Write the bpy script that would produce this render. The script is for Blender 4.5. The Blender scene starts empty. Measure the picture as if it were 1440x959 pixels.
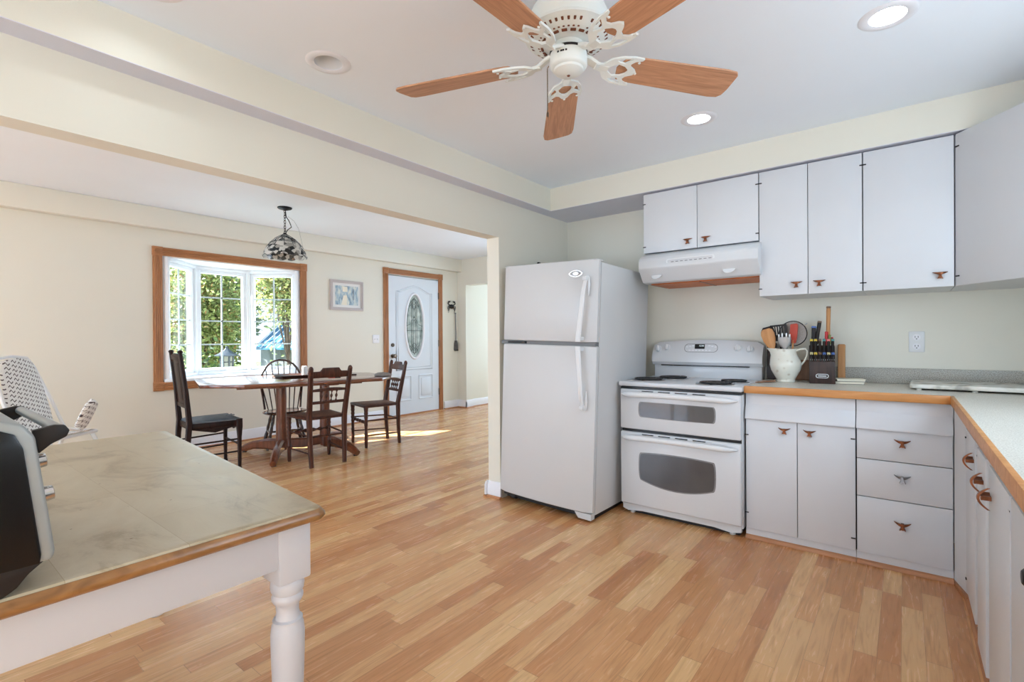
import bpy, bmesh, math, random
from mathutils import Vector, Matrix
PI = math.pi
R = math.radians
scene = bpy.context.scene
COL = scene.collection
random.seed(7)

# ------------------------------------------------------------------ camera
def cam_axes(y, p, r):
    cy, sy, cp, sp, cr, sr = math.cos(y), math.sin(y), math.cos(p), math.sin(p), math.cos(r), math.sin(r)
    f = Vector((-sy*cp, cy*cp, sp)); rt = Vector((cy, sy, 0)); up = rt.cross(f)
    return rt*cr + up*sr, -rt*sr + up*cr, f
a_, u_, f_ = cam_axes(R(38.322), R(-.225), R(-.388))
cd = bpy.data.cameras.new('camera'); cam = bpy.data.objects.new('camera', cd); COL.objects.link(cam)
cd.sensor_width = 36; cd.lens = 698.7/1440*36; cd.clip_start = .02; cd.clip_end = 200
cam.matrix_world = Matrix(((a_.x, u_.x, -f_.x, 0), (a_.y, u_.y, -f_.y, 0), (a_.z, u_.z, -f_.z, 1.2), (0, 0, 0, 1)))
scene.camera = cam

# ------------------------------------------------------------------ light and exposure
vs = scene.view_settings
vs.view_transform = 'Standard'; vs.look = 'None'; vs.gamma = 1; vs.use_curve_mapping = False
vs.exposure = 0.0
scene.cycles.use_denoising = True
scene.cycles.max_bounces = 10; scene.cycles.diffuse_bounces = 6
scene.cycles.sample_clamp_indirect = 4
W = bpy.data.worlds.new('sky'); scene.world = W; W.use_nodes = True
nt = W.node_tree; bg = nt.nodes['Background']
tc = nt.nodes.new('ShaderNodeTexCoord'); sx = nt.nodes.new('ShaderNodeSeparateXYZ'); cr = nt.nodes.new('ShaderNodeValToRGB')
nt.links.new(tc.outputs['Generated'], sx.inputs[0]); nt.links.new(sx.outputs['Z'], cr.inputs[0])
cr.color_ramp.elements[0].position = 0; cr.color_ramp.elements[0].color = (.80, .88, 1, 1)
cr.color_ramp.elements[1].position = .7; cr.color_ramp.elements[1].color = (.38, .60, 1, 1)
nt.links.new(cr.outputs[0], bg.inputs[0]); bg.inputs[1].default_value = 1.5

DINE_TINT = (.73, .96, 1.24)  # cool tint of the added dining fill lamps, offsets warm bounce
DAY = (.79, .975, 1.15)   # daylight colour (the photograph is balanced cool)
SUN = 40.0
REAR = 7.5       # fill lamp added at an invented opening behind the viewer
REAR_UP = 30.0      # unseen lamp added low outside, aimed up to brighten the kitchen ceiling
SIDE = 18.0       # fill lamp added on the right, at a made-up unseen window
BAY = 21.0        # daylight through the bay window
HALL = 30.0       # daylight in the hall
DINE = 90.0       # fill lamp added outside an unseen opening in the dining rear wall
DINE_UP = 95.0       # second added lamp out there, tilted up to lift the dining ceiling
END = 34.0        # fill added at a hidden made-up opening, evens out the far wall
CAN = 50.0        # each lit recessed lamp
def area(name, loc, target, sx_, sy_, power, color=DAY):
    d = bpy.data.lights.new(name, 'AREA'); d.shape = 'RECTANGLE'; d.size = sx_; d.size_y = sy_; d.energy = power; d.color = color
    o = bpy.data.objects.new(name, d); COL.objects.link(o); o.location = loc
    o.rotation_euler = (Vector(target)-Vector(loc)).to_track_quat('-Z', 'Y').to_euler(); return o
sd = bpy.data.lights.new('sun', 'SUN'); sd.energy = SUN; sd.angle = R(.6); sd.color = (1, .97, .94)
so = bpy.data.objects.new('sun', sd); COL.objects.link(so); so.location = (-9, 2, 6)
so.rotation_euler = Vector((1.0, .9, -1.0)).to_track_quat('-Z', 'Y').to_euler()
area('rear_fill', (-.85, -2.12, 1.25), (-.85, 3, 1.2), 3.0, 2.1, REAR)
area('rear_upfill', (-.85, -2.75, .35), (-.85, .2, 2.43), 3.0, 1.6, REAR_UP)
area('side_fill', (.92, 1.9, 1.6), (-1.6, 2.7, .3), 1.3, .95, SIDE)
area('end_fill', (-3.55, 6.4, 1.45), (-5.9, 3.6, 1.1), 1.4, 1.3, END, DINE_TINT)
area('bay_daylight', (-6.84, 2.62, 1.5), (-3, 2.75, 1.0), 1.5, 1.3, BAY)
area('hall_daylight', (-5.0, 8.35, 1.4), (-5.2, 6, 1.2), 1.3, 1.9, HALL)
area('dining_fill', (-4.4, -4.80, 1.4), (-4.4, 4, 1.2), 2.9, 2.0, DINE, DINE_TINT)
area('dining_upfill', (-4.4, -5.4, .4), (-4.4, -1.0, 2.6), 2.9, 1.4, DINE_UP, DINE_TINT)

# ------------------------------------------------------------------ materials
MATS = {}
def new_mat(name):
    m = bpy.data.materials.new(name); m.use_nodes = True; MATS[name] = m
    return m, m.node_tree, m.node_tree.nodes['Principled BSDF']
def srgb(r, g, b):
    f = lambda c: ((c/255+.055)/1.055)**2.4 if c > 10 else c/255/12.92
    return (f(r), f(g), f(b), 1)
def mat(name, c, rough=.5, metal=0., spec=.5, var=.06, vs_=6., bump=0., bs=60., emit=0., coat=0., alpha=1., trans=0., ior=1.45):
    """one base colour with a faint noise variation and optional bump"""
    m, t, b = new_mat(name); n = t.nodes; L = t.links
    tc = n.new('ShaderNodeTexCoord')
    nz = n.new('ShaderNodeTexNoise'); nz.inputs['Scale'].default_value = vs_; nz.inputs['Detail'].default_value = 3
    L.new(tc.outputs['Object'], nz.inputs['Vector'])
    rp = n.new('ShaderNodeValToRGB'); L.new(nz.outputs['Fac'], rp.inputs[0])
    rp.color_ramp.elements[0].position = .3; rp.color_ramp.elements[1].position = .7
    rp.color_ramp.elements[0].color = tuple(x*(1-var) for x in c[:3])+(1,)
    rp.color_ramp.elements[1].color = tuple(min(1, x*(1+var)) for x in c[:3])+(1,)
    L.new(rp.outputs[0], b.inputs['Base Color'])
    b.inputs['Roughness'].default_value = rough; b.inputs['Metallic'].default_value = metal
    b.inputs['Specular IOR Level'].default_value = spec
    b.inputs['Coat Weight'].default_value = coat; b.inputs['IOR'].default_value = ior
    b.inputs['Transmission Weight'].default_value = trans; b.inputs['Alpha'].default_value = alpha
    if emit:
        L.new(rp.outputs[0], b.inputs['Emission Color']); b.inputs['Emission Strength'].default_value = emit
    if bump:
        n2 = n.new('ShaderNodeTexNoise'); n2.inputs['Scale'].default_value = bs; n2.inputs['Detail'].default_value = 4
        L.new(tc.outputs['Object'], n2.inputs['Vector'])
        bp = n.new('ShaderNodeBump'); bp.inputs['Strength'].default_value = bump; bp.inputs['Distance'].default_value = .004
        L.new(n2.outputs['Fac'], bp.inputs['Height']); L.new(bp.outputs[0], b.inputs['Normal'])
    return m
def wood(name, c1, c2, scale=(3, 60, 60), rough=.4, coat=0., dist=1.2, spec=.5):
    m, t, b = new_mat(name); n = t.nodes; L = t.links
    tc = n.new('ShaderNodeTexCoord'); mp = n.new('ShaderNodeMapping'); mp.inputs['Scale'].default_value = scale
    L.new(tc.outputs['Object'], mp.inputs[0])
    nz = n.new('ShaderNodeTexNoise'); nz.inputs['Scale'].default_value = 1; nz.inputs['Detail'].default_value = 5
    nz.inputs['Distortion'].default_value = dist; L.new(mp.outputs[0], nz.inputs['Vector'])
    rp = n.new('ShaderNodeValToRGB'); L.new(nz.outputs['Fac'], rp.inputs[0])
    rp.color_ramp.elements[0].position = .32; rp.color_ramp.elements[0].color = c1
    rp.color_ramp.elements[1].position = .68; rp.color_ramp.elements[1].color = c2
    L.new(rp.outputs[0], b.inputs['Base Color']); b.inputs['Roughness'].default_value = rough
    b.inputs['Coat Weight'].default_value = coat; b.inputs['Coat Roughness'].default_value = .15
    b.inputs['Specular IOR Level'].default_value = spec
    return m
M_WALL = mat('cream_wall_paint', srgb(226, 224, 212), .55, var=.012, vs_=1.5, bump=.05, bs=180)
M_CEIL = mat('white_ceiling_paint', srgb(236, 244, 252), .75, var=.01, vs_=2, bump=.04, bs=150)
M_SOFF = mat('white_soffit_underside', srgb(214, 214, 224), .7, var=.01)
M_TABW = mat('white_table_paint', srgb(198, 199, 205), .35, var=.015)
M_TRIMW = mat('white_trim_paint', srgb(232, 233, 238), .35, var=.015)
M_CAB = mat('white_cabinet_paint', srgb(211, 213, 217), .38, var=.02, vs_=3, bump=.04, bs=40)
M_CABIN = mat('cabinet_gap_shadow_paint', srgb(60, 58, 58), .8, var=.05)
M_ENAM = mat('white_appliance_enamel', srgb(213, 215, 218), .22, var=.008, vs_=2)
M_FRID = mat('white_fridge_enamel', srgb(204, 206, 208), .3, var=.01, vs_=2, bump=.03, bs=300)
M_PLAST = mat('white_plastic', srgb(224, 226, 228), .3, var=.01)
M_GREYP = mat('grey_gasket', srgb(120, 121, 124), .6, var=.04)
M_BLACK = mat('black_gloss', srgb(20, 20, 21), .25, var=.1)
M_BLKM = mat('black_matt_plastic', srgb(28, 24, 24), .5, var=.1)
M_COIL = mat('dark_burner_coil', srgb(38, 38, 40), .55, var=.15, vs_=40)
M_CHROME = mat('chrome', (.72, .72, .74, 1), .18, metal=1, var=.04)
M_STEEL = mat('brushed_silver', (.52, .54, .55, 1), .38, metal=.85, var=.05, vs_=30)
M_SILV = mat('silver_plastic', srgb(158, 165, 167), .42, metal=.35, var=.04, vs_=20)
M_DRIP = mat('drip_pan_metal', (.45, .45, .46, 1), .3, metal=1, var=.05)
M_COPPER = mat('copper_pull', srgb(128, 76, 48), .36, metal=.75, var=.3, vs_=60)
M_NICKEL = mat('nickel_pull', srgb(150, 150, 152), .32, metal=.9, var=.1, vs_=60)
M_FILTER = mat('orange_range_hood_filter', srgb(192, 106, 52), .45, metal=.3, var=.15, vs_=8, bump=.4, bs=200)
M_OVENG = mat('grey_oven_window_glass', srgb(80, 80, 82), .12, var=.18, vs_=4, coat=.5)
M_OVENE = mat('grey_oven_window_border', srgb(128, 128, 130), .2, var=.1, vs_=40)
M_EDGE = wood('orange_wood_edge', srgb(184, 122, 62), srgb(208, 148, 88), (3, 30, 30), .4)
M_OAK = wood('stained_oak_trim', srgb(150, 98, 58), srgb(182, 126, 82), (40, 3, 40), .42)
M_OAKV = wood('stained_oak_trim_upright', srgb(150, 98, 58), srgb(182, 126, 82), (40, 40, 3), .42)
M_TOEW = wood('wood_toe_moulding', srgb(160, 106, 68), srgb(186, 130, 90), (4, 40, 40), .45)
M_BLADE = wood('fan_blade_oak', srgb(164, 118, 86), srgb(198, 148, 114), (3.2, 42, 8), .5, dist=2.2)
M_FANW = mat('white_fan_enamel', srgb(226, 232, 230), .35, var=.02)
M_FANV = mat('fan_vent_slot', srgb(112, 62, 40), .6, var=.1)
M_DKWOOD = wood('dark_brown_chair_wood', srgb(52, 27, 20), srgb(88, 50, 37), (40, 40, 4), .4, coat=.08, spec=.3)
M_BKWOOD = wood('near_black_chair_wood', srgb(26, 13, 10), srgb(48, 27, 21), (40, 40, 4), .42, coat=.0, spec=.25)
M_WINDS = wood('grey_brown_windsor_wood', srgb(38, 27, 24), srgb(68, 50, 44), (40, 40, 4), .25, coat=.3)
M_TABLE = wood('reddish_table_wood', srgb(100, 56, 38), srgb(140, 84, 58), (30, 3.5, 30), .2, coat=.6)
M_TABLEB = wood('reddish_table_base_wood', srgb(96, 52, 34), srgb(134, 78, 52), (30, 30, 4), .3, coat=.3)
M_SEATW = mat('woven_cane_seat', srgb(110, 76, 60), .55, var=.25, vs_=60, bump=.6, bs=140)
M_CUSH = mat('blue_grey_seat_pad', srgb(98, 108, 118), .6, var=.2, vs_=20, bump=.3, bs=90)
M_WHTPOT = mat('cream_glazed_pottery', srgb(224, 222, 210), .25, var=.03, vs_=20)
M_SPOON = wood('beech_spoon_wood', srgb(182, 126, 74), srgb(206, 152, 98), (20, 20, 4), .5)
M_BOARD = wood('brown_chopping_board', srgb(138, 100, 76), srgb(166, 126, 98), (30, 6, 6), .5)
M_BLOCK = wood('dark_knife_block_wood', srgb(40, 24, 20), srgb(62, 40, 34), (30, 30, 4), .45)
M_REDU = mat('red_silicone', srgb(188, 70, 54), .5, var=.05)
M_MESH = mat('grey_sieve_gauze', srgb(160, 152, 146), .5, metal=.3, var=.1, vs_=120, bump=.5, bs=400)
M_WROUGHT = mat('wrought_iron', srgb(40, 40, 44), .5, metal=.5, var=.1)
M_LEAD = mat('dark_lead_came', srgb(74, 76, 76), .5, metal=.6, var=.1)
M_VINYL = mat('white_vinyl_window', srgb(236, 240, 245), .3, var=.01)
M_MUNT = mat('grey_white_muntin', srgb(196, 202, 206), .4, var=.03)
M_DOORP = mat('cool_white_door_paint', srgb(216, 224, 232), .4, var=.01)
M_BRASS = mat('antique_bronze', srgb(104, 92, 80), .3, metal=.9, var=.1)
M_LENS = mat('lit_lamp_lens', (.86, .96, 1, 1), .4, var=0, emit=CAN)
M_BAFF = mat('white_lamp_baffle', srgb(225, 225, 225), .4, var=.01)
M_PAPER = mat('cream_paper', srgb(232, 226, 208), .6, var=.03)
M_MAT = mat('white_picture_mount', srgb(226, 226, 224), .6, var=.01)
M_PFRAME = mat('pinkish_grey_picture_frame', srgb(190, 182, 180), .45, var=.04)
M_TRUNK = mat('tree_bark', srgb(74, 66, 60), .8, var=.3, vs_=12)
M_LANT = mat('grey_green_lantern_metal', srgb(58, 68, 78), .5, metal=.4, var=.1)
M_FROST = mat('frosted_lantern_pane', srgb(120, 126, 122), .4, var=.03)
M_ROOFB = mat('bright_blue_metal_roof', srgb(46, 112, 146), .4, var=.04)
M_SHEDW = mat('pale_shed_siding', srgb(112, 118, 122), .6, var=.04)
M_SOIL = mat('lawn_and_soil', srgb(74, 92, 48), .9, var=.3, vs_=3, bump=.5, bs=20)
M_TRAY = mat('dark_brown_tray', srgb(70, 46, 40), .4, var=.1)
M_BOWLW = mat('wicker_brown_coaster', srgb(122, 92, 74), .6, var=.2, vs_=60)
M_GREYB = mat('grey_cloth', srgb(128, 122, 120), .7, var=.15, vs_=30)
M_CLEAR = mat('clear_plastic_leg', srgb(220, 226, 228), .2, var=.02)
M_RUST = mat('iron_dustpan', srgb(96, 92, 92), .5, metal=.5, var=.2, vs_=30)

def glass(name, tint=(1, 1, 1, 1), rough=0.):
    m, t, b = new_mat(name); n = t.nodes; L = t.links
    g = n.new('ShaderNodeBsdfGlossy'); g.inputs['Roughness'].default_value = .02
    tr = n.new('ShaderNodeBsdfTransparent'); tr.inputs[0].default_value = tint
    fr = n.new('ShaderNodeFresnel'); fr.inputs[0].default_value = 1.3
    ge = n.new('ShaderNodeNewGeometry'); mm = n.new('ShaderNodeMath'); mm.operation = 'SUBTRACT'; mm.use_clamp = True; L.new(fr.outputs[0], mm.inputs[0]); L.new(ge.outputs['Backfacing'], mm.inputs[1])
    mx = n.new('ShaderNodeMixShader'); L.new(mm.outputs[0], mx.inputs[0]); L.new(tr.outputs[0], mx.inputs[1]); L.new(g.outputs[0], mx.inputs[2])
    L.new(mx.outputs[0], n['Material Output'].inputs[0]); n.remove(b); return m
M_GLASS = glass('clear_window_glass', (.96, .98, .97, 1))

def floor_mat():
    m, t, b = new_mat('strip_oak_laminate'); n = t.nodes; L = t.links
    def math_(op, a, v=None):
        q = n.new('ShaderNodeMath'); q.operation = op
        for i, s in enumerate((a, v)):
            if s is None: continue
            if isinstance(s, (int, float)): q.inputs[i].default_value = s
            else: L.new(s, q.inputs[i])
        return q.outputs[0]
    tc = n.new('ShaderNodeTexCoord'); sp = n.new('ShaderNodeSeparateXYZ'); L.new(tc.outputs['Object'], sp.inputs[0])
    xs = math_('DIVIDE', math_('ADD', sp.outputs['X'], 20.03), .072)
    row = math_('FLOOR', xs)
    wn = n.new('ShaderNodeTexWhiteNoise'); wn.noise_dimensions = '1D'; L.new(row, wn.inputs['W'])
    ys = math_('ADD', math_('DIVIDE', math_('ADD', sp.outputs['Y'], 20), .62), math_('MULTIPLY', wn.outputs['Value'], 7.3))
    pc = math_('FLOOR', ys)
    cb = n.new('ShaderNodeCombineXYZ'); L.new(row, cb.inputs[0]); L.new(pc, cb.inputs[1])
    w2 = n.new('ShaderNodeTexWhiteNoise'); w2.noise_dimensions = '2D'; L.new(cb.outputs[0], w2.inputs['Vector'])
    tone = n.new('ShaderNodeValToRGB'); L.new(w2.outputs['Value'], tone.inputs[0])
    e = tone.color_ramp.elements
    e[0].position = 0; e[0].color = srgb(184, 124, 78); e[1].position = 1; e[1].color = srgb(226, 184, 132)
    k = e.new(.22); k.color = srgb(198, 141, 92); k = e.new(.6); k.color = srgb(214, 163, 112)
    # grain
    mp = n.new('ShaderNodeMapping'); mp.inputs['Scale'].default_value = (48, 3.2, 1); L.new(tc.outputs['Object'], mp.inputs[0])
    off = n.new('ShaderNodeVectorMath'); off.operation = 'ADD'; L.new(mp.outputs[0], off.inputs[0])
    sc = n.new('ShaderNodeVectorMath'); sc.operation = 'SCALE'; sc.inputs['Scale'].default_value = 37; L.new(w2.outputs['Color'], sc.inputs[0]); L.new(sc.outputs[0], off.inputs[1])
    g = n.new('ShaderNodeTexNoise'); g.inputs['Scale'].default_value = 1; g.inputs['Detail'].default_value = 4; g.inputs['Distortion'].default_value = 1.6
    L.new(off.outputs[0], g.inputs['Vector'])
    gr = n.new('ShaderNodeValToRGB'); L.new(g.outputs['Fac'], gr.inputs[0])
    gr.color_ramp.elements[0].position = .30; gr.color_ramp.elements[0].color = (.70, .63, .56, 1)
    gr.color_ramp.elements[1].position = .50; gr.color_ramp.elements[1].color = (1.0, 1.0, 1.0, 1)
    mx = n.new('ShaderNodeMix'); mx.data_type = 'RGBA'; mx.blend_type = 'MULTIPLY'; mx.inputs[0].default_value = .75
    L.new(tone.outputs[0], mx.inputs[6]); L.new(gr.outputs[0], mx.inputs[7])
    # seams
    fx = math_('FRACT', xs); fy = math_('FRACT', ys)
    sx1 = math_('LESS_THAN', fx, .022); sy1 = math_('LESS_THAN', fy, .004)
    seam = math_('MAXIMUM', sx1, sy1)
    m2 = n.new('ShaderNodeMix'); m2.data_type = 'RGBA'; L.new(math_('MULTIPLY', seam, .42), m2.inputs[0])
    L.new(mx.outputs[2], m2.inputs[6]); m2.inputs[7].default_value = srgb(104, 62, 38)
    L.new(m2.outputs[2], b.inputs['Base Color'])
    b.inputs['Roughness'].default_value = .24; b.inputs['Specular IOR Level'].default_value = .5
    rr = n.new('ShaderNodeMath'); rr.operation = 'MULTIPLY_ADD'; rr.inputs[1].default_value = .12; rr.inputs[2].default_value = .2
    L.new(g.outputs['Fac'], rr.inputs[0]); L.new(rr.outputs[0], b.inputs['Roughness'])
    bp = n.new('ShaderNodeBump'); bp.inputs['Strength'].default_value = .03; bp.inputs['Distance'].default_value = .002
    L.new(g.outputs['Fac'], bp.inputs['Height']); L.new(bp.outputs[0], b.inputs['Normal'])
    return m
M_FLOOR = floor_mat()

def speckle_mat(name, c1, c2, c3, scale, rough=.35):
    m, t, b = new_mat(name); n = t.nodes; L = t.links
    tc = n.new('ShaderNodeTexCoord')
    a = n.new('ShaderNodeTexNoise'); a.inputs['Scale'].default_value = scale; a.inputs['Detail'].default_value = 2; L.new(tc.outputs['Object'], a.inputs['Vector'])
    rp = n.new('ShaderNodeValToRGB'); L.new(a.outputs['Fac'], rp.inputs[0]); e = rp.color_ramp.elements
    e[0].position = .38; e[0].color = c1; e[1].position = .64; e[1].color = c3; k = e.new(.5); k.color = c2
    b2 = n.new('ShaderNodeTexNoise'); b2.inputs['Scale'].default_value = 5; b2.inputs['Detail'].default_value = 2; L.new(tc.outputs['Object'], b2.inputs['Vector'])
    mx = n.new('ShaderNodeMix'); mx.data_type = 'RGBA'; mx.blend_type = 'MULTIPLY'; mx.inputs[0].default_value = .15
    L.new(rp.outputs[0], mx.inputs[6]); L.new(b2.outputs['Fac'], mx.inputs[7])
    L.new(mx.outputs[2], b.inputs['Base Color']); b.inputs['Roughness'].default_value = rough
    return m
M_CTOP = speckle_mat('speckled_beige_laminate', srgb(194, 188, 174), srgb(220, 215, 202), srgb(234, 230, 220), 260)
M_SPLASH = speckle_mat('speckled_grey_laminate', srgb(138, 134, 124), srgb(170, 167, 158), srgb(196, 194, 186), 240)
M_MARB = speckle_mat('white_marble', srgb(176, 172, 162), srgb(220, 217, 206), srgb(236, 234, 226), 14, .25)

def butcher_mat():
    m, t, b = new_mat('worn_butcher_block_top'); n = t.nodes; L = t.links
    tc = n.new('ShaderNodeTexCoord')
    br = n.new('ShaderNodeTexBrick'); br.inputs['Scale'].default_value = 1; br.inputs['Brick Width'].default_value = .55; br.inputs['Row Height'].default_value = .19
    br.inputs['Mortar Size'].default_value = .0006; br.inputs['Color1'].default_value = srgb(176, 165, 142); br.inputs['Color2'].default_value = srgb(186, 177, 157)
    br.inputs['Mortar'].default_value = srgb(160, 146, 120); L.new(tc.outputs['Object'], br.inputs['Vector'])
    w = n.new('ShaderNodeTexNoise'); w.inputs['Scale'].default_value = 5.5; w.inputs['Detail'].default_value = 7; w.inputs['Roughness'].default_value = .68; w.inputs['Distortion'].default_value = .8
    mp = n.new('ShaderNodeMapping'); mp.inputs['Scale'].default_value = (.7, 1.3, 1); L.new(tc.outputs['Object'], mp.inputs[0]); L.new(mp.outputs[0], w.inputs['Vector'])
    rp = n.new('ShaderNodeValToRGB'); L.new(w.outputs['Fac'], rp.inputs[0]); e = rp.color_ramp.elements
    e[0].position = .33; e[0].color = (.58, .49, .38, 1); e[1].position = .68; e[1].color = (1.12, 1.13, 1.13, 1); k = e.new(.46); k.color = (.94, .90, .83, 1)
    mx = n.new('ShaderNodeMix'); mx.data_type = 'RGBA'; mx.blend_type = 'MULTIPLY'; mx.inputs[0].default_value = .85
    L.new(br.outputs[0], mx.inputs[6]); L.new(rp.outputs[0], mx.inputs[7])
    v = n.new('ShaderNodeTexVoronoi'); v.inputs['Scale'].default_value = 13; L.new(tc.outputs['Object'], v.inputs['Vector'])
    lt = n.new('ShaderNodeMath'); lt.operation = 'LESS_THAN'; lt.inputs[1].default_value = .035; L.new(v.outputs['Distance'], lt.inputs[0])
    m2 = n.new('ShaderNodeMix'); m2.data_type = 'RGBA'; L.new(lt.outputs[0], m2.inputs[0]); L.new(mx.outputs[2], m2.inputs[6]); m2.inputs[7].default_value = srgb(120, 96, 74)
    L.new(m2.outputs[2], b.inputs['Base Color'])
    b.inputs['Roughness'].default_value = .38
    rm = n.new('ShaderNodeMath'); rm.operation = 'MULTIPLY_ADD'; rm.inputs[1].default_value = .4; rm.inputs[2].default_value = .18; L.new(w.outputs['Fac'], rm.inputs[0]); L.new(rm.outputs[0], b.inputs['Roughness'])
    return m
M_BUTCH = butcher_mat()
M_BEDGE = wood('golden_butcher_block_edge', srgb(122, 84, 46), srgb(158, 114, 68), (14, 14, 30), .32, coat=.3)

def leaf_mat(name, cols, trans=.25):
    m, t, b = new_mat(name); n = t.nodes; L = t.links
    g = n.new('ShaderNodeNewGeometry'); rp = n.new('ShaderNodeValToRGB'); L.new(g.outputs['Random Per Island'], rp.inputs[0])
    e = rp.color_ramp.elements; e[0].color = cols[0]; e[1].color = cols[-1]
    for i, c in enumerate(cols[1:-1]): k = e.new((i+1)/(len(cols)-1)); k.color = c
    L.new(rp.outputs[0], b.inputs['Base Color']); b.inputs['Roughness'].default_value = .45
    tl = n.new('ShaderNodeBsdfTranslucent'); L.new(rp.outputs[0], tl.inputs[0])
    mx = n.new('ShaderNodeMixShader'); mx.inputs[0].default_value = trans
    L.new(b.outputs[0], mx.inputs[1]); L.new(tl.outputs[0], mx.inputs[2]); L.new(mx.outputs[0], n['Material Output'].inputs[0])
    return m
M_LEAFY = leaf_mat('yellow_green_leaves', [srgb(92, 110, 62), srgb(146, 162, 96), srgb(186, 198, 140), srgb(116, 136, 76), srgb(170, 128, 88)], .4)
M_LEAFM = leaf_mat('mid_green_leaves', [srgb(66, 90, 54), srgb(112, 136, 84), srgb(156, 174, 122), srgb(84, 106, 64)], .35)
M_LEAFD = leaf_mat('dark_green_leaves', [srgb(38, 58, 34), srgb(66, 92, 52), srgb(52, 74, 48), srgb(96, 118, 76)], .2)

def squiggle_mat():
    m, t, b = new_mat('white_fabric_with_squiggles'); n = t.nodes; L = t.links
    tc = n.new('ShaderNodeTexCoord'); mp = n.new('ShaderNodeMapping'); mp.inputs['Scale'].default_value = (34, 34, 34); mp.inputs['Rotation'].default_value = (0, R(20), 0)
    L.new(tc.outputs['Object'], mp.inputs[0]); sp = n.new('ShaderNodeSeparateXYZ'); L.new(mp.outputs[0], sp.inputs[0])
    def mt(op, a, v=None):
        q = n.new('ShaderNodeMath'); q.operation = op
        for i, s in enumerate((a, v)):
            if s is None: continue
            if isinstance(s, (int, float)): q.inputs[i].default_value = s
            else: L.new(s, q.inputs[i])
        return q.outputs[0]
    u = mt('ADD', sp.outputs['X'], mt('MULTIPLY', sp.outputs['Y'], .9)); v = sp.outputs['Z']
    tri = mt('PINGPONG', mt('MULTIPLY', u, 1.6), .5)
    d = mt('ABSOLUTE', mt('SUBTRACT', mt('FRACT', mt('SUBTRACT', v, tri)), .5))
    ln = mt('LESS_THAN', d, .13); gap = mt('GREATER_THAN', mt('FRACT', mt('MULTIPLY', u, .8)), .22)
    msk = mt('MULTIPLY', ln, gap)
    mx = n.new('ShaderNodeMix'); mx.data_type = 'RGBA'; L.new(msk, mx.inputs[0]); mx.inputs[6].default_value = srgb(226, 226, 224); mx.inputs[7].default_value = srgb(70, 58, 62)
    L.new(mx.outputs[2], b.inputs['Base Color']); b.inputs['Roughness'].default_value = .7
    return m
M_SQUIG = squiggle_mat()

def shade_mat():
    m, t, b = new_mat('black_and_white_stained_glass'); n = t.nodes; L = t.links
    tc = n.new('ShaderNodeTexCoord')
    v = n.new('ShaderNodeTexVoronoi'); v.inputs['Scale'].default_value = 27; L.new(tc.outputs['Object'], v.inputs['Vector'])
    sp = n.new('ShaderNodeSeparateXYZ'); L.new(tc.outputs['Object'], sp.inputs[0])
    sc = n.new('ShaderNodeSeparateColor'); L.new(v.outputs['Color'], sc.inputs[0])
    mr = n.new('ShaderNodeMapRange'); mr.inputs[1].default_value = .08; mr.inputs[2].default_value = .16; mr.inputs[3].default_value = 0; mr.inputs[4].default_value = .7; L.new(sp.outputs['Z'], mr.inputs[0])
    ad = n.new('ShaderNodeMath'); ad.operation = 'ADD'; L.new(sc.outputs[0], ad.inputs[0]); L.new(mr.outputs[0], ad.inputs[1])
    rp = n.new('ShaderNodeValToRGB'); rp.color_ramp.interpolation = 'CONSTANT'; L.new(ad.outputs[0], rp.inputs[0])
    e = rp.color_ramp.elements; e[0].position = 0; e[0].color = srgb(50, 50, 50); e[1].position = .22; e[1].color = srgb(104, 104, 100)
    k = e.new(.36); k.color = srgb(176, 174, 168); k = e.new(.46); k.color = srgb(226, 224, 218)
    L.new(rp.outputs[0], b.inputs['Base Color']); b.inputs['Roughness'].default_value = .15
    tl = n.new('ShaderNodeBsdfTranslucent'); L.new(rp.outputs[0], tl.inputs[0])
    mx = n.new('ShaderNodeMixShader'); mx.inputs[0].default_value = .3; L.new(b.outputs[0], mx.inputs[1]); L.new(tl.outputs[0], mx.inputs[2]); L.new(mx.outputs[0], n['Material Output'].inputs[0])
    return m
M_SHADE = shade_mat()

def art_mat():
    m, t, b = new_mat('blue_grey_watercolour_print'); n = t.nodes; L = t.links
    tc = n.new('ShaderNodeTexCoord'); mp = n.new('ShaderNodeMapping'); mp.inputs['Scale'].default_value = (1, 34, 15); L.new(tc.outputs['Object'], mp.inputs[0])
    nz = n.new('ShaderNodeTexNoise'); nz.inputs['Scale'].default_value = .8; nz.inputs['Detail'].default_value = 4; L.new(mp.outputs[0], nz.inputs['Vector'])
    rp = n.new('ShaderNodeValToRGB'); L.new(nz.outputs['Fac'], rp.inputs[0]); e = rp.color_ramp.elements
    e[0].position = .32; e[0].color = srgb(98, 122, 142); e[1].position = .66; e[1].color = srgb(214, 216, 204); k = e.new(.48); k.color = srgb(158, 180, 192)
    L.new(rp.outputs[0], b.inputs['Base Color']); b.inputs['Roughness'].default_value = .4
    return m
M_ART = art_mat()

def pitcher_mat():
    m, t, b = new_mat('white_pitcher_with_flower_relief'); n = t.nodes; L = t.links
    tc = n.new('ShaderNodeTexCoord'); v = n.new('ShaderNodeTexVoronoi'); v.inputs['Scale'].default_value = 26; L.new(tc.outputs['Object'], v.inputs['Vector'])
    rp = n.new('ShaderNodeValToRGB'); L.new(v.outputs['Distance'], rp.inputs[0]); e = rp.color_ramp.elements
    e[0].position = .08; e[0].color = srgb(196, 186, 168); e[1].position = .3; e[1].color = srgb(226, 225, 214)
    L.new(rp.outputs[0], b.inputs['Base Color']); b.inputs['Roughness'].default_value = .25
    bp = n.new('ShaderNodeBump'); bp.inputs['Strength'].default_value = .35; bp.inputs['Distance'].default_value = .004; L.new(v.outputs['Distance'], bp.inputs['Height']); L.new(bp.outputs[0], b.inputs['Normal'])
    return m
M_PITCH = pitcher_mat()

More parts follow.
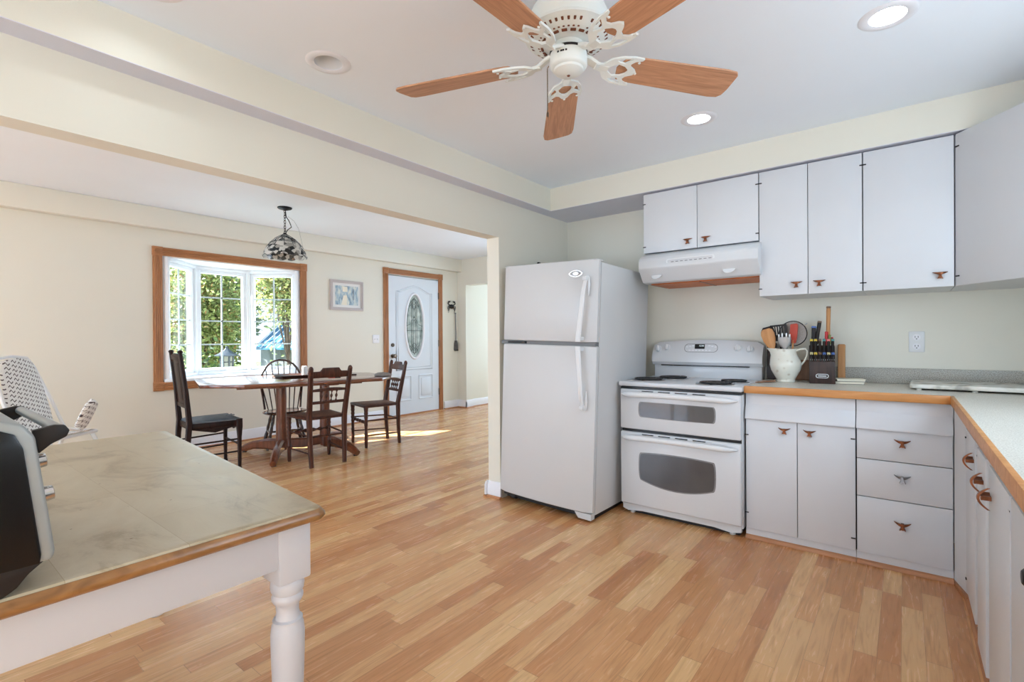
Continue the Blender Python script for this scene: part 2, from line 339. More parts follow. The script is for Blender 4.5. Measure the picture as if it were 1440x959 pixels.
def leaded_mat():
    m, t, b = new_mat('leaded_door_glass'); n = t.nodes; L = t.links
    tc = n.new('ShaderNodeTexCoord'); v = n.new('ShaderNodeTexNoise'); v.inputs['Scale'].default_value = 9; L.new(tc.outputs['Object'], v.inputs['Vector'])
    rp = n.new('ShaderNodeValToRGB'); L.new(v.outputs['Fac'], rp.inputs[0]); e = rp.color_ramp.elements
    e[0].position = .35; e[0].color = srgb(146, 164, 160); e[1].position = .65; e[1].color = srgb(200, 212, 207)
    L.new(rp.outputs[0], b.inputs['Base Color']); b.inputs['Roughness'].default_value = .12; return m
M_LEADED = leaded_mat()

# ------------------------------------------------------------------ mesh helpers
class MB:
    """collects shapes into one mesh; each shape may carry its own material"""
    def __init__(s): s.bm = bmesh.new(); s.mats = []
    def mi(s, m):
        if m is None: m = s.mats[0] if s.mats else None
        if m not in s.mats: s.mats.append(m)
        return s.mats.index(m)
    def absorb(s, b, m, mx=None, smooth=True):
        i = s.mi(m)
        for f in b.faces: f.material_index = i; f.smooth = smooth
        if mx is not None: b.transform(mx)
        me = bpy.data.meshes.new('t'); b.to_mesh(me); b.free(); s.bm.from_mesh(me); bpy.data.meshes.remove(me); return s
    def box(s, x0, x1, y0, y1, z0, z1, m=None, bev=0., seg=2, mx=None):
        b = bmesh.new(); bmesh.ops.create_cube(b, size=1)
        for v in b.verts: v.co = Vector((x0+(v.co.x+.5)*(x1-x0), y0+(v.co.y+.5)*(y1-y0), z0+(v.co.z+.5)*(z1-z0)))
        if bev: bmesh.ops.bevel(b, geom=b.edges[:], offset=bev, segments=seg, profile=.5, affect='EDGES')
        return s.absorb(b, m, mx)
    def lathe(s, prof, m=None, seg=24, mx=None, cap=True, cx=0, cy=0):
        b = bmesh.new(); rings = []
        for r, z in prof:
            rings.append([b.verts.new((cx+r*math.cos(2*PI*k/seg), cy+r*math.sin(2*PI*k/seg), z)) for k in range(seg)])
        for a, c in zip(rings, rings[1:]):
            for k in range(seg): b.faces.new((a[k], a[(k+1) % seg], c[(k+1) % seg], c[k]))
        if cap:
            if prof[0][0] > 1e-6: b.faces.new(rings[0][::-1])
            if prof[-1][0] > 1e-6: b.faces.new(rings[-1])
        bmesh.ops.remove_doubles(b, verts=b.verts[:], dist=1e-6)
        bmesh.ops.recalc_face_normals(b, faces=b.faces[:])
        return s.absorb(b, m, mx)
    def tube(s, pts, r, m=None, seg=10, closed=False, mx=None, flat=None):
        pts = [Vector(p) for p in pts]; n = len(pts); rad = r if isinstance(r, (list, tuple)) else [r]*n
        b = bmesh.new(); rings = []; prev = None
        for i, p in enumerate(pts):
            if closed: t = pts[(i+1) % n]-pts[i-1]
            else: t = pts[min(i+1, n-1)]-pts[max(i-1, 0)]
            t.normalize()
            if prev is None:
                ref = Vector((0, 0, 1)) if abs(t.z) < .9 else Vector((1, 0, 0))
                u = t.cross(ref).normalized()
            else: u = (prev-t*prev.dot(t)).normalized()
            prev = u; w = t.cross(u)
            fl = flat or 1
            rings.append([b.verts.new(p+u*rad[i]*math.cos(2*PI*k/seg)+w*rad[i]*fl*math.sin(2*PI*k/seg)) for k in range(seg)])
        pairs = list(zip(rings, rings[1:]))+([(rings[-1], rings[0])] if closed else [])
        for a, c in pairs:
            for k in range(seg): b.faces.new((a[k], a[(k+1) % seg], c[(k+1) % seg], c[k]))
        if not closed: b.faces.new(rings[0][::-1]); b.faces.new(rings[-1])
        bmesh.ops.recalc_face_normals(b, faces=b.faces[:])
        return s.absorb(b, m, mx)
    def bar(s, pts, sizes, m=None, xd=(1, 0, 0), bev=.004, mx=None):
        """rectangular section swept along pts; sizes (w along xd, d across); ends square to the axis of travel"""
        pts = [Vector(p) for p in pts]; b = bmesh.new(); rings = []; xd = Vector(xd).normalized()
        if isinstance(sizes, tuple): sizes = [sizes]*len(pts)
        for i, p in enumerate(pts):
            t = (pts[min(i+1, len(pts)-1)]-pts[max(i-1, 0)]).normalized()
            x = (xd-t*xd.dot(t)).normalized(); y = t.cross(x); w, d = sizes[i]; c = min(bev, w*.3, d*.3)
            q = [(-w/2+c, -d/2), (w/2-c, -d/2), (w/2, -d/2+c), (w/2, d/2-c), (w/2-c, d/2), (-w/2+c, d/2), (-w/2, d/2-c), (-w/2, -d/2+c)]
            rings.append([b.verts.new(p+x*a+y*e) for a, e in q])
        for a, c in zip(rings, rings[1:]):
            for k in range(8): b.faces.new((a[k], a[(k+1) % 8], c[(k+1) % 8], c[k]))
        b.faces.new(rings[0][::-1]); b.faces.new(rings[-1])
        bmesh.ops.recalc_face_normals(b, faces=b.faces[:])
        return s.absorb(b, m, mx)
    def prism(s, poly, h0, h1, m=None, axis='z', bev=0., seg=2, mx=None):
        """polygon extruded along an axis; poly in (x,y) for z, (x,z) for y, (y,z) for x"""
        b = bmesh.new()
        def P(a, c, h): return (a, c, h) if axis == 'z' else ((a, h, c) if axis == 'y' else (h, a, c))
        lo = [b.verts.new(P(a, c, h0)) for a, c in poly]; hi = [b.verts.new(P(a, c, h1)) for a, c in poly]; n = len(poly)
        b.faces.new(lo); b.faces.new(hi[::-1])
        for k in range(n): b.faces.new((lo[k], hi[k], hi[(k+1) % n], lo[(k+1) % n]))
        bmesh.ops.recalc_face_normals(b, faces=b.faces[:])
        if bev: bmesh.ops.bevel(b, geom=b.edges[:], offset=bev, segments=seg, profile=.5, affect='EDGES')
        return s.absorb(b, m, mx)
    def loft(s, rings, m=None, cap=True, mx=None, closed=False):
        b = bmesh.new(); rs = [[b.verts.new(p) for p in r] for r in rings]; n = len(rs[0])
        for a, c in zip(rs, rs[1:]):
            for k in range(n): b.faces.new((a[k], a[(k+1) % n], c[(k+1) % n], c[k]))
        if closed:
            a, c = rs[-1], rs[0]
            for k in range(n): b.faces.new((a[k], a[(k+1) % n], c[(k+1) % n], c[k]))
        elif cap: b.faces.new(rs[0][::-1]); b.faces.new(rs[-1])
        bmesh.ops.recalc_face_normals(b, faces=b.faces[:])
        return s.absorb(b, m, mx)
    def sphere(s, c, r, m=None, sc=(1, 1, 1), u=16, v=10, mx=None):
        b = bmesh.new(); bmesh.ops.create_uvsphere(b, u_segments=u, v_segments=v, radius=r)
        for w in b.verts: w.co = Vector((c[0]+w.co.x*sc[0], c[1]+w.co.y*sc[1], c[2]+w.co.z*sc[2]))
        return s.absorb(b, m, mx)
    def flat(s, splines, th, m=None, mx=None, bev=0.):
        """2D outlines with holes, extruded by th about z = 0 (filled curve turned into mesh)"""
        cu = bpy.data.curves.new('c', 'CURVE'); cu.dimensions = '2D'; cu.fill_mode = 'BOTH'; cu.extrude = th/2; cu.bevel_depth = bev
        for sp in splines:
            q = cu.splines.new('POLY'); q.points.add(len(sp)-1); q.use_cyclic_u = True
            for p, (x, y) in zip(q.points, sp): p.co = (x, y, 0, 1)
        o = bpy.data.objects.new('c', cu); COL.objects.link(o); dg = bpy.context.evaluated_depsgraph_get()
        me = bpy.data.meshes.new_from_object(o.evaluated_get(dg)); COL.objects.unlink(o); bpy.data.objects.remove(o); bpy.data.curves.remove(cu)
        b = bmesh.new(); b.from_mesh(me); bpy.data.meshes.remove(me)
        return s.absorb(b, m, mx, smooth=False)
    def text(s, body, size, th, m=None, mx=None, align='CENTER'):
        cu = bpy.data.curves.new('c', 'FONT'); cu.body = body; cu.size = size; cu.extrude = th/2; cu.align_x = align; cu.align_y = 'CENTER'
        o = bpy.data.objects.new('c', cu); COL.objects.link(o); dg = bpy.context.evaluated_depsgraph_get()
        me = bpy.data.meshes.new_from_object(o.evaluated_get(dg)); COL.objects.unlink(o); bpy.data.objects.remove(o); bpy.data.curves.remove(cu)
        b = bmesh.new(); b.from_mesh(me); bpy.data.meshes.remove(me)
        return s.absorb(b, m, mx, smooth=False)
    def build(s, name, parent=None, angle=35, mx=None):
        if mx is not None: s.bm.transform(mx)
        me = bpy.data.meshes.new(name); s.bm.to_mesh(me); s.bm.free()
        for m in s.mats: me.materials.append(m)
        me.set_sharp_from_angle(angle=R(angle))
        o = bpy.data.objects.new(name, me); COL.objects.link(o)
        if parent: o.parent = parent
        return o
def thing(name, label, cat, loc=(0, 0, 0), rz=0., group=None, rot=None):
    o = bpy.data.objects.new(name, None); COL.objects.link(o); o.empty_display_size = .1
    o.location = loc; o.rotation_euler = rot if rot else (0, 0, rz); o['label'] = label; o['category'] = cat
    if group: o['group'] = group
    return o
def tag(o, label, cat, group=None, kind=None):
    o['label'] = label; o['category'] = cat
    if group: o['group'] = group
    if kind: o['kind'] = kind
    return o
def struct(o): o['kind'] = 'structure'; return o
def copy_tree(o, parent=None):
    c = o.copy(); COL.objects.link(c); c.parent = parent
    for ch in list(o.children): copy_tree(ch, c)
    return c
def T(x, y, z): return Matrix.Translation((x, y, z))
def RX(a): return Matrix.Rotation(a, 4, 'X')
def RY(a): return Matrix.Rotation(a, 4, 'Y')
def RZ(a): return Matrix.Rotation(a, 4, 'Z')
FACE_Y = RX(PI/2)        # flat (x,y) shapes stood up: x stays x, y becomes z, facing -y
def arc(cx, cy, rx, ry, a0, a1, n): return [(cx+rx*math.cos(a0+(a1-a0)*i/n), cy+ry*math.sin(a0+(a1-a0)*i/n)) for i in range(n+1)]
def ellipse(cx, cy, rx, ry, n=32): return [(cx+rx*math.cos(2*PI*i/n), cy+ry*math.sin(2*PI*i/n)) for i in range(n)]
def rrect(x0, x1, y0, y1, r, n=5):
    return arc(x1-r, y1-r, r, r, 0, PI/2, n)+arc(x0+r, y1-r, r, r, PI/2, PI, n)+arc(x0+r, y0+r, r, r, PI, 1.5*PI, n)+arc(x1-r, y0+r, r, r, 1.5*PI, 2*PI, n)

# ================================================================== THE ROOM
KX, KY, CEIL = -2.389, 3.84, 2.43       # kitchen partition face, stove wall face, kitchen ceiling
RX_ = .84                               # right kitchen wall
DX, DC, DY = -6.23, 2.605, 6.33         # dining window wall, dining ceiling, dining end wall
b = MB(); b.box(-6.45, 1.0, -2.2, 8.7, -.12, 0, M_FLOOR); b.box(-6.45, -2.389, -4.8, -2.2, -.12, 0, M_FLOOR); struct(b.build('floor'))

LAMPS = [(-.048, 2.40, 1), (-.905, 2.852, 1), (-2.0, 1.232, 0), (-2.025, .585, 1)]
CANR = .062
b = MB()
b.flat([[(KX, -2.2), (1.0, -2.2), (1.0, 3.96), (KX, 3.96)]]+[ellipse(x, y, CANR, CANR, 40) for x, y, on in LAMPS], .016, M_CEIL, T(0, 0, CEIL+.008))
b.box(KX, 1.0, -2.2, 3.96, 2.56, 2.62, M_CEIL)
struct(b.build('ceiling'))
b = MB(); b.box(-6.45, -2.389, -4.8, 8.7, DC, DC+.12, M_CEIL); struct(b.build('ceiling'))

def wall(name, boxes, m=M_WALL):
    b = MB()
    for q in boxes: b.box(*q, m)
    return struct(b.build(name))
wall('wall_back', [(KX-.12, 1.0, KY, KY+.12, 0, 2.56)])
wall('wall_partition', [(-2.505, KX, 2.87, 6.4, 0, DC), (-2.505, KX, -1.0, 2.87, 1.966, DC), (-2.505, KX, -4.8, -1.0, 0, DC)])
wall('wall_right', [(RX_, 1.0, -2.2, 1.2, 0, 2.56), (RX_, 1.0, 2.6, 3.96, 0, 2.56), (RX_, 1.0, 1.2, 2.6, 0, 1.1), (RX_, 1.0, 1.2, 2.6, 2.1, 2.56)])
wall('wall_rear', [(KX, -2.35, -2.2, -2.05, 0, 2.56), (.65, 1.0, -2.2, -2.05, 0, 2.56), (-2.35, .65, -2.2, -2.05, 2.3, 2.56), (-2.35, .65, -2.2, -2.05, 0, .1)])
wall('wall_far', [(DX-.2, DX, -4.8, 1.85, 0, DC), (DX-.2, DX, 3.395, 4.80, 0, DC), (DX-.2, DX, 5.87, 8.7, 0, DC),
                  (DX-.2, DX, 1.85, 3.395, 0, .775), (DX-.2, DX, 1.85, 3.395, 2.115, DC), (DX-.2, DX, 4.80, 5.87, 2.21, DC)])
wall('wall_dining_rear', [(-6.43, -5.9, -4.7, -4.55, 0, DC), (-2.9, -2.5, -4.7, -4.55, 0, DC), (-5.9, -2.9, -4.7, -4.55, 0, .35), (-5.9, -2.9, -4.7, -4.55, 2.42, DC)])
wall('wall_dining_end', [(DX, -6.03, DY, DY+.16, 0, DC), (-6.03, -4.6, DY, DY+.16, 2.15, DC), (-4.6, -4.3, DY, DY+.16, 0, DC), (-2.8, -2.45, DY, DY+.16, 0, DC), (-4.3, -2.8, DY, DY+.16, 0, .75), (-4.3, -2.8, DY, DY+.16, 2.15, DC)])
wall('wall_hall', [(-6.25, -6.06, DY+.16, 8.7, 0, DC), (-4.3, -4.18, DY+.16, 8.7, 0, DC), (-6.06, -5.75, 8.4, 8.55, 0, DC), (-5.75, -4.35, 8.4, 8.55, 2.4, DC), (-4.45, -4.3, 8.4, 8.55, 0, DC), (-5.75, -4.4, 8.4, 8.55, 0, .4)])

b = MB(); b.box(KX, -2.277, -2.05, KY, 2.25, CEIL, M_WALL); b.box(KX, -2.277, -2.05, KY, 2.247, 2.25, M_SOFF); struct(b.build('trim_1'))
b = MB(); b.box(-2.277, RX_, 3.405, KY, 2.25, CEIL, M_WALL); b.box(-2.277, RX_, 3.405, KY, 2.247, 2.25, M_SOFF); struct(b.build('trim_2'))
b = MB(); b.box(DX, -6.13, -4.55, DY, 2.388, DC, M_WALL, bev=.006); struct(b.build('trim_3'))

def board_x(name, x, y0, y1, s=1, h=.135):
    b = MB(); t = .016*s
    b.prism([(x, .012), (x+t, .012), (x+t, h-.03), (x+t*.7, h-.02), (x+t*.7, h-.012), (x+t*.3, h), (x, h)], y0, y1, M_TRIMW, 'y')
    b.prism([(x, 0), (x+t*1.9, 0), (x+t*1.9, .006), (x+t*1.4, .017), (x, .019)], y0, y1, M_TOEW, 'y')
    return b
struct(board_x('b', DX, -4.55, 4.705).build('baseboard_far'))
struct(board_x('b', DX, 5.985, DY).build('baseboard_far'))
def board_y(y, x0, x1, s=-1, h=.135):
    b = MB(); t = .016*s
    b.prism([(y, .012), (y+t, .012), (y+t, h-.03), (y+t*.7, h-.02), (y+t*.7, h-.012), (y+t*.3, h), (y, h)], x0, x1, M_TRIMW, 'x')
    b.prism([(y, 0), (y+t*1.9, 0), (y+t*1.9, .006), (y+t*1.4, .017), (y, .019)], x0, x1, M_TOEW, 'x')
    return b
struct(board_y(DY, DX, -6.014).build('baseboard_end'))
struct(board_x('b', -6.03, DY-.016, DY+.16).build('baseboard_end'))
struct(board_x('b', -6.06, DY+.16, 8.4).build('baseboard_hall'))
struct(board_y(2.87, -2.521, -2.375, h=.12).build('baseboard_partition'))
struct(board_x('b', -2.505, 2.839, 6.33, -1, h=.12).build('baseboard_partition'))

# ------------------------------------------------------------------ bay window
bay = [(DX-.005, 1.86), (-6.70, 2.305), (-6.70, 2.95), (DX-.005, 3.388)]
zb, zt = .79, 2.105
b = MB()
b.prism(bay+[(-6.76, 3.0), (-6.76, 2.26)][0:0], zb-.06, zb, M_VINYL); b.prism(bay, zt, zt+.06, M_VINYL)
b.box(DX-.2, DX, 1.851, 1.862, zb, zt, M_VINYL); b.box(DX-.2, DX, 3.386, 3.394, zb, zt, M_VINYL)
def unit_axes(P, Q):
    P = Vector((P[0], P[1], 0)); Q = Vector((Q[0], Q[1], 0)); d = (Q-P); L = d.length
    return T(P.x, P.y, 0) @ RZ(math.atan2(d.y, d.x)), L
FR = .038
for P, Q in zip(bay, bay[1:]):
    mx, L = unit_axes(P, Q)
    for q in ((0, FR, zb, zt), (L-FR, L, zb, zt)): b.box(q[0], q[1], -.055, .055, q[2], q[3], M_VINYL, bev=.004, mx=mx)
    for z0, z1 in ((zb, zb+FR), (zt-FR, zt)): b.box(FR, L-FR, -.055, .055, z0, z1, M_VINYL, bev=.004, mx=mx)
for P in bay[1:3]: b.lathe([(.045, zb), (.045, zt)], M_VINYL, 12, cx=P[0], cy=P[1])
win = struct(b.build('window_1'))
for P, Q in zip(bay, bay[1:]):
    mx, L = unit_axes(P, Q); s = MB(); S = .042; a0, a1, z0, z1 = FR, L-FR, zb+FR, zt-FR
    for q in ((a0, a0+S, z0, z1), (a1-S, a1, z0, z1), (a0+S, a1-S, z0, z0+S), (a0+S, a1-S, z1-S, z1)): s.box(q[0], q[1], -.03, .03, q[2], q[3], M_VINYL, bev=.005, mx=mx)
    s.box(L/2-.03, L/2+.03, -.05, -.03, z0+.01, z0+.028, M_MUNT, bev=.004, mx=mx)
    sash = s.build('sash', win)
    m_ = MB(); a0 += S; a1 -= S; z0 += S; z1 -= S
    m_.box((a0+a1)/2-.009, (a0+a1)/2+.009, -.006, .006, z0, z1, M_MUNT, mx=mx)
    for k in (1, 2, 3): m_.box(a0, a1, -.006, .006, z0+(z1-z0)*k/4-.008, z0+(z1-z0)*k/4+.008, M_MUNT, mx=mx)
    m_.build('muntin', sash)
    g = MB(); g.box(a0, a1, -.012, -.009, z0, z1, M_GLASS, mx=mx); g.build('pane', sash)
def casing(y0, y1, z0, z1, w, bottom=True, x=DX):
    """reeded oak casing with corner blocks; outer size y0..y1, z0..z1"""
    b = MB(); t = .022
    for ya in (y0, y1-w):
        b.box(x, x+t, ya, ya+w, z0+(w if bottom else 0), z1-w, M_OAKV, bev=.003)
        for k in range(4): b.tube([(x+t, ya+w*(.2+.2*k), z0+(w if bottom else .02)), (x+t, ya+w*(.2+.2*k), z1-w)], .0062, M_OAKV, 8)
    for za in ([z0] if bottom else [])+[z1-w]:
        b.box(x, x+t, y0+w, y1-w, za, za+w, M_OAK, bev=.003)
        for k in range(4): b.tube([(x+t, y0+w, za+w*(.2+.2*k)), (x+t, y1-w, za+w*(.2+.2*k))], .0062, M_OAK, 8)
        for ya in (y0, y1-w):
            b.box(x, x+t+.008, ya-.004, ya+w+.004, za-.004, za+w+.004, M_OAK, bev=.004)
            mx = T(x+t+.008, ya+w/2, za+w/2) @ RY(PI/2)
            b.lathe([(w*.42, 0), (w*.42, .004), (w*.32, .005), (w*.26, .001), (w*.16, .001), (w*.12, .006), (0, .007)], M_OAK, 20, mx)
    return b
casing(1.765, 3.483, .676, 2.205, .088).build('casing', win)
b = MB(); b.box(DX-.01, DX+.03, 1.86, 3.388, zb-.03, zb+.004, M_VINYL, bev=.006); b.build('sill', win)

# ------------------------------------------------------------------ front door
dy0, dy1, dz1 = 4.815, 5.855, 2.195
DL = dy1-dy0
MD = T(DX-.012, dy0, .02) @ Matrix(((0, 0, 1, 0), (1, 0, 0, 0), (0, 1, 0, 0), (0, 0, 0, 1)))   # local (u,v) -> (y,z), thickness -> x
oc = (DL*.5, 1.40); orx, ory = DL*.175, .51
b = MB(); b.flat([[(0, 0), (DL, 0), (DL, dz1-.02), (0, dz1-.02)], ellipse(*oc, orx, ory, 48)], .04, M_DOORP, MD)
door = struct(b.build('door_1'))
def ring_poly(b, pts, r, m): b.tube([(u, v, .02) for u, v in pts], r, m, 8, closed=True, mx=MD)
b = MB()
c0, c1 = DL*.14, DL*.86
arch = [(c0, .70), (c1, .70), (c1, 1.95)]+[(c1-(c1-c0)*t, 1.95+.012+.085*max(0, math.sin(PI*(t-.12)/.76))**1.3 if .12 < t < .88 else 1.95) for t in [i/20 for i in range(1, 20)]]+[(c0, 1.95)]
ring_poly(b, arch, .011, M_DOORP)
ring_poly(b, [(c0+.04+(u-c0)*((c1-c0-.08)/(c1-c0)), .74+(v-.70)*.955) for u, v in arch], .006, M_DOORP)
for u0, u1 in ((DL*.14, DL*.42), (DL*.58, DL*.86)):
    ring_poly(b, rrect(u0, u1, .22, .60, .012), .011, M_DOORP)
    b.box(u0+.045, u1-.045, .265, .555, .012, .028, M_DOORP, bev=.006, mx=MD)
b.build('panel_moulding', door)
b = MB(); ring_poly(b, ellipse(*oc, orx+.012, ory+.012, 56), .02, M_TRIMW); b.build('oval_moulding', door)
b = MB(); b.flat([ellipse(*oc, orx+.004, ory+.004, 48)], .008, M_LEADED, MD @ T(0, 0, .002)); gl = b.build('oval_glass', door)
b = MB()
def came(pts, cl=False, r=.003): b.tube([(oc[0]+u*orx, oc[1]+v*ory, .009) for u, v in pts], r, M_LEAD, 6, closed=cl, mx=MD)
came(ellipse(0, 0, .80, .86, 40), True)
came([(-.30, -.80), (-.30, .80)]); came([(.30, -.80), (.30, .80)]); came([(-.12, -.84), (-.12, .84)]); came([(.12, -.84), (.12, .84)])
came([(0, .30), (.5, .05), (0, -.20), (-.5, .05)], True, .0045); came([(0, .2), (.3, .05), (0, -.1), (-.3, .05)], True)
came([(-.95, .0), (-.5, .05)]); came([(.5, .05), (.95, 0)]); came([(-.95, -.14), (.95, -.14)])
for s_ in (1, -1):
    came([(-.5, .62*s_), (-.2, .72*s_), (0, .9*s_), (.2, .72*s_), (.5, .62*s_)]); came(ellipse(0, .62*s_, .2, .08, 16), True)
b.build('lead_came', gl)
b = MB(); k_ = MD @ T(.075, .93, .02)
b.lathe([(.034, 0), (.034, .008), (.014, .012), (.012, .035), (.028, .048), (.034, .062), (.026, .078), (0, .082)], M_BRASS, 20, k_); b.build('door_knob', door)
b = MB(); b.lathe([(.03, 0), (.03, .012), (.024, .018), (0, .018)], M_BRASS, 20, MD @ T(.075, 1.10, .02)); b.box(-.006, .006, -.018, .018, .018, .03, M_BRASS, bev=.003, mx=MD @ T(.075, 1.10, .02)); b.build('deadbolt', door)
for v in (.3, 1.12, 1.92):
    b = MB(); b.lathe([(.011, -.055), (.011, .055)], M_BRASS, 10, MD @ T(DL+.004, v, .026) @ RX(-PI/2)); b.build('hinge', door)
casing(dy0-.09, dy1+.09, 0, 2.305, .085, False).build('casing', door)
b = MB(); b.box(DX-.2, DX+.015, dy0-.005, dy1+.01, 0, .022, M_TOEW, bev=.003); b.build('threshold', door)
b = MB(); b.box(DX-.2, DX-.05, dy0-.02, dy1+.02, .0, 2.22, M_TRIMW); b.build('frame', door)

# ================================================================== REFRIGERATOR
fr = thing('refrigerator', 'white top-freezer refrigerator standing between the doorway and the range', 'refrigerator', (-1.60, 2.892, .0), rot=(R(-.9), R(1.6), 0))
# local: x from -.80 to 0, y 0 = cabinet front, door stands forward to -.065
FW, FH = .778, 1.715
b = MB(); b.box(-FW, 0, 0, .76, .035, FH-.012, M_FRID, bev=.008)
b.box(-FW+.02, -.02, .02, .74, .0, .036, M_BLKM)
b.build('cabinet', fr)
b = MB(); b.box(-FW+.008, -.008, -.012, 0.002, .06, FH-.02, M_GREYP); b.build('gasket', fr)
def fdoor(z0, z1):
    b = MB(); n = 14; bow = .02
    rings = []
    for z, ins in ((z0, .008), (z0+.004, .002), (z0+.01, 0), (z1-.01, 0), (z1-.004, .002), (z1, .008)):
        pts = [(0-ins, -.012, z)]
        for i in range(n+1):
            t = i/n; x = -ins-(FW-2*ins)*t; e = min(t, 1-t)
            y = -.055-bow*(1-(2*t-1)**2)+.016*max(0, 1-e/.03)**2+ins
            pts.append((x, y, z))
        pts.append((-FW+ins, -.012, z)); rings.append(pts)
    b.loft(rings, M_FRID); return b
top_door = fdoor(1.172, FH); td = top_door.build('freezer_door', fr); bd_ = fdoor(.055, 1.148).build('fridge_door', fr)
def fhandle(zA, zB, up):
    """a bowed bar; its free end curls back onto the door"""
    b = MB(); n = 16; rings = []
    for i in range(n+1):
        t = i/n; z = zA+(zB-zA)*t
        out = .028+.030*math.sin(PI*min(1, .12+t*.88))**.7 if t < .999 else .012
        out = .05-.03*max(0, (t-.7)/.3)**2
        w = .019-.006*t; x = -.082-.022*(1-t)+.020*t
        th = .013-.005*t
        rings.append([(x-w, -.066-out+th*.6, z), (x-w*.6, -.066-out, z), (x+w*.6, -.066-out, z), (x+w, -.066-out+th*.6, z), (x+w*.7, -.066-out+th*1.6, z), (x-w*.7, -.066-out+th*1.6, z)])
    b.loft(rings, M_PLAST)
    for z in (zA+(zB-zA)*.02, zA+(zB-zA)*.93): b.box(-.112+(.03 if abs(z-zB) < abs(z-zA) else 0), -.082+(.03 if abs(z-zB) < abs(z-zA) else 0), -.11, -.058, min(z, z+.02*up), max(z, z+.02*up)+.004, M_PLAST, bev=.004)
    b.tube([(-.052, -.075, zB-.005*up), (-.046, -.08, zB-.06*up), (-.05, -.075, zB-.13*up)], [.006, .010, .003], M_PLAST, 10)
    return b
fhandle(1.176, 1.605, 1).build('handle', td); fhandle(1.144, .725, -1).build('handle', bd_)
# emblem: pointed-oval badge with an inner loop
b = MB(); em = T(-.150, -.0755, 1.625) @ FACE_Y
lens = [(.054*math.cos(t), .024*math.sin(t)*(abs(math.sin(t))**.4)) for t in [2*PI*i/40 for i in range(40)]]
b.flat([lens, [(x*.8, y*.72) for x, y in lens]], .006, M_CHROME, em)
b.flat([[(x*.42, y*.5) for x, y in lens]], .005, M_CHROME, em)
b.build('emblem', td)
b = MB(); b.box(-.72, -.56, -.064, -.05, 1.153, 1.167, M_BLKM); b.box(-.79, -.005, -.05, -.01, 1.148, 1.172, M_GREYP); b.build('hinge_strip', fr)
b = MB(); b.box(-FW+.03, -.03, -.03, .02, .03, .056, M_BLKM)
b.prism([(-.13, .052), (-.005, .052), (-.005, .012), (-.10, .012)], -.05, 0, M_FRID, 'y'); b.lathe([(.02, -.02), (.02, .02)], M_BLKM, 14, T(-FW+.12, -.02, .03) @ RY(PI/2)); b.build('base_grille', fr)
b = MB(); b.box(-FW+.004, -.004, -.05, .03, FH-.006, FH+.003, M_FRID, bev=.003); b.build('top_hinge_cover', fr)

b = MB(); b.box(-2.386, -2.368, 3.36, 3.385, 1.80, 1.835, M_BLKM, bev=.003); b.box(-2.37, -2.362, 3.366, 3.379, 1.806, 1.829, M_GREYP, bev=.002)
tag(b.build('wall_clip'), 'small dark clip on the cream wall just above the refrigerator', 'clip')

# ================================================================== RANGE
rg = thing('kitchen_range', 'white double-oven electric range between refrigerator and base cabinets', 'range', (-1.547, 3.145, 0))
RW = .79; RD = .68
b = MB(); b.box(.004, RW-.004, .04, RD, .05, .868, M_ENAM, bev=.004)
b.box(.03, RW-.03, .07, RD-.05, .0, .06, M_BLKM)
b.prism([(.012, .066), (.012, .03), (.05, .018), (.15, .03), (.62, .03), (.72, .018), (RW-.012, .03), (RW-.012, .066)], .03, .055, M_ENAM, 'y')
b.build('body', rg)
for x in (.07, RW-.07):
    b = MB(); b.lathe([(.014, 0), (.018, .004), (.012, .01), (.010, .03)], M_PLAST, 12, cx=x, cy=.06); b.build('foot', rg)
b = MB(); b.box(-.006, RW+.002, .0, RD-.01, .874, .905, M_ENAM, bev=.010, seg=3); b.box(.01, RW-.01, .03, .1, .862, .875, M_BLACK)
ct = b.build('cooktop', rg)
COILS = [(.125, .20, .098), (.215, .43, .098), (.60, .13, .098), (.655, .35, .078)]
for cx, cy, r in COILS:
    b = MB(); b.lathe([(r+.018, .9055), (r+.016, .909), (r+.006, .9065), (.02, .9055)], M_DRIP, 30, cx=cx, cy=cy)
    pan = b.build('drip_pan', ct)
    b = MB(); pts = []; turns = 4.2
    for i in range(int(turns*26)+1):
        a = 2*PI*i/26; q = .018+(r-.018)*i/(turns*26); pts.append((cx+q*math.cos(a), cy+q*math.sin(a), .9165))
    b.tube(pts, .0068, M_COIL, 8, flat=.75); b.box(cx-r, cx+r, cy-.004, cy+.004, .909, .912, M_COIL); b.box(cx-.004, cx+.004, cy-r, cy+r, .909, .912, M_COIL)
    b.build('burner_coil', ct)
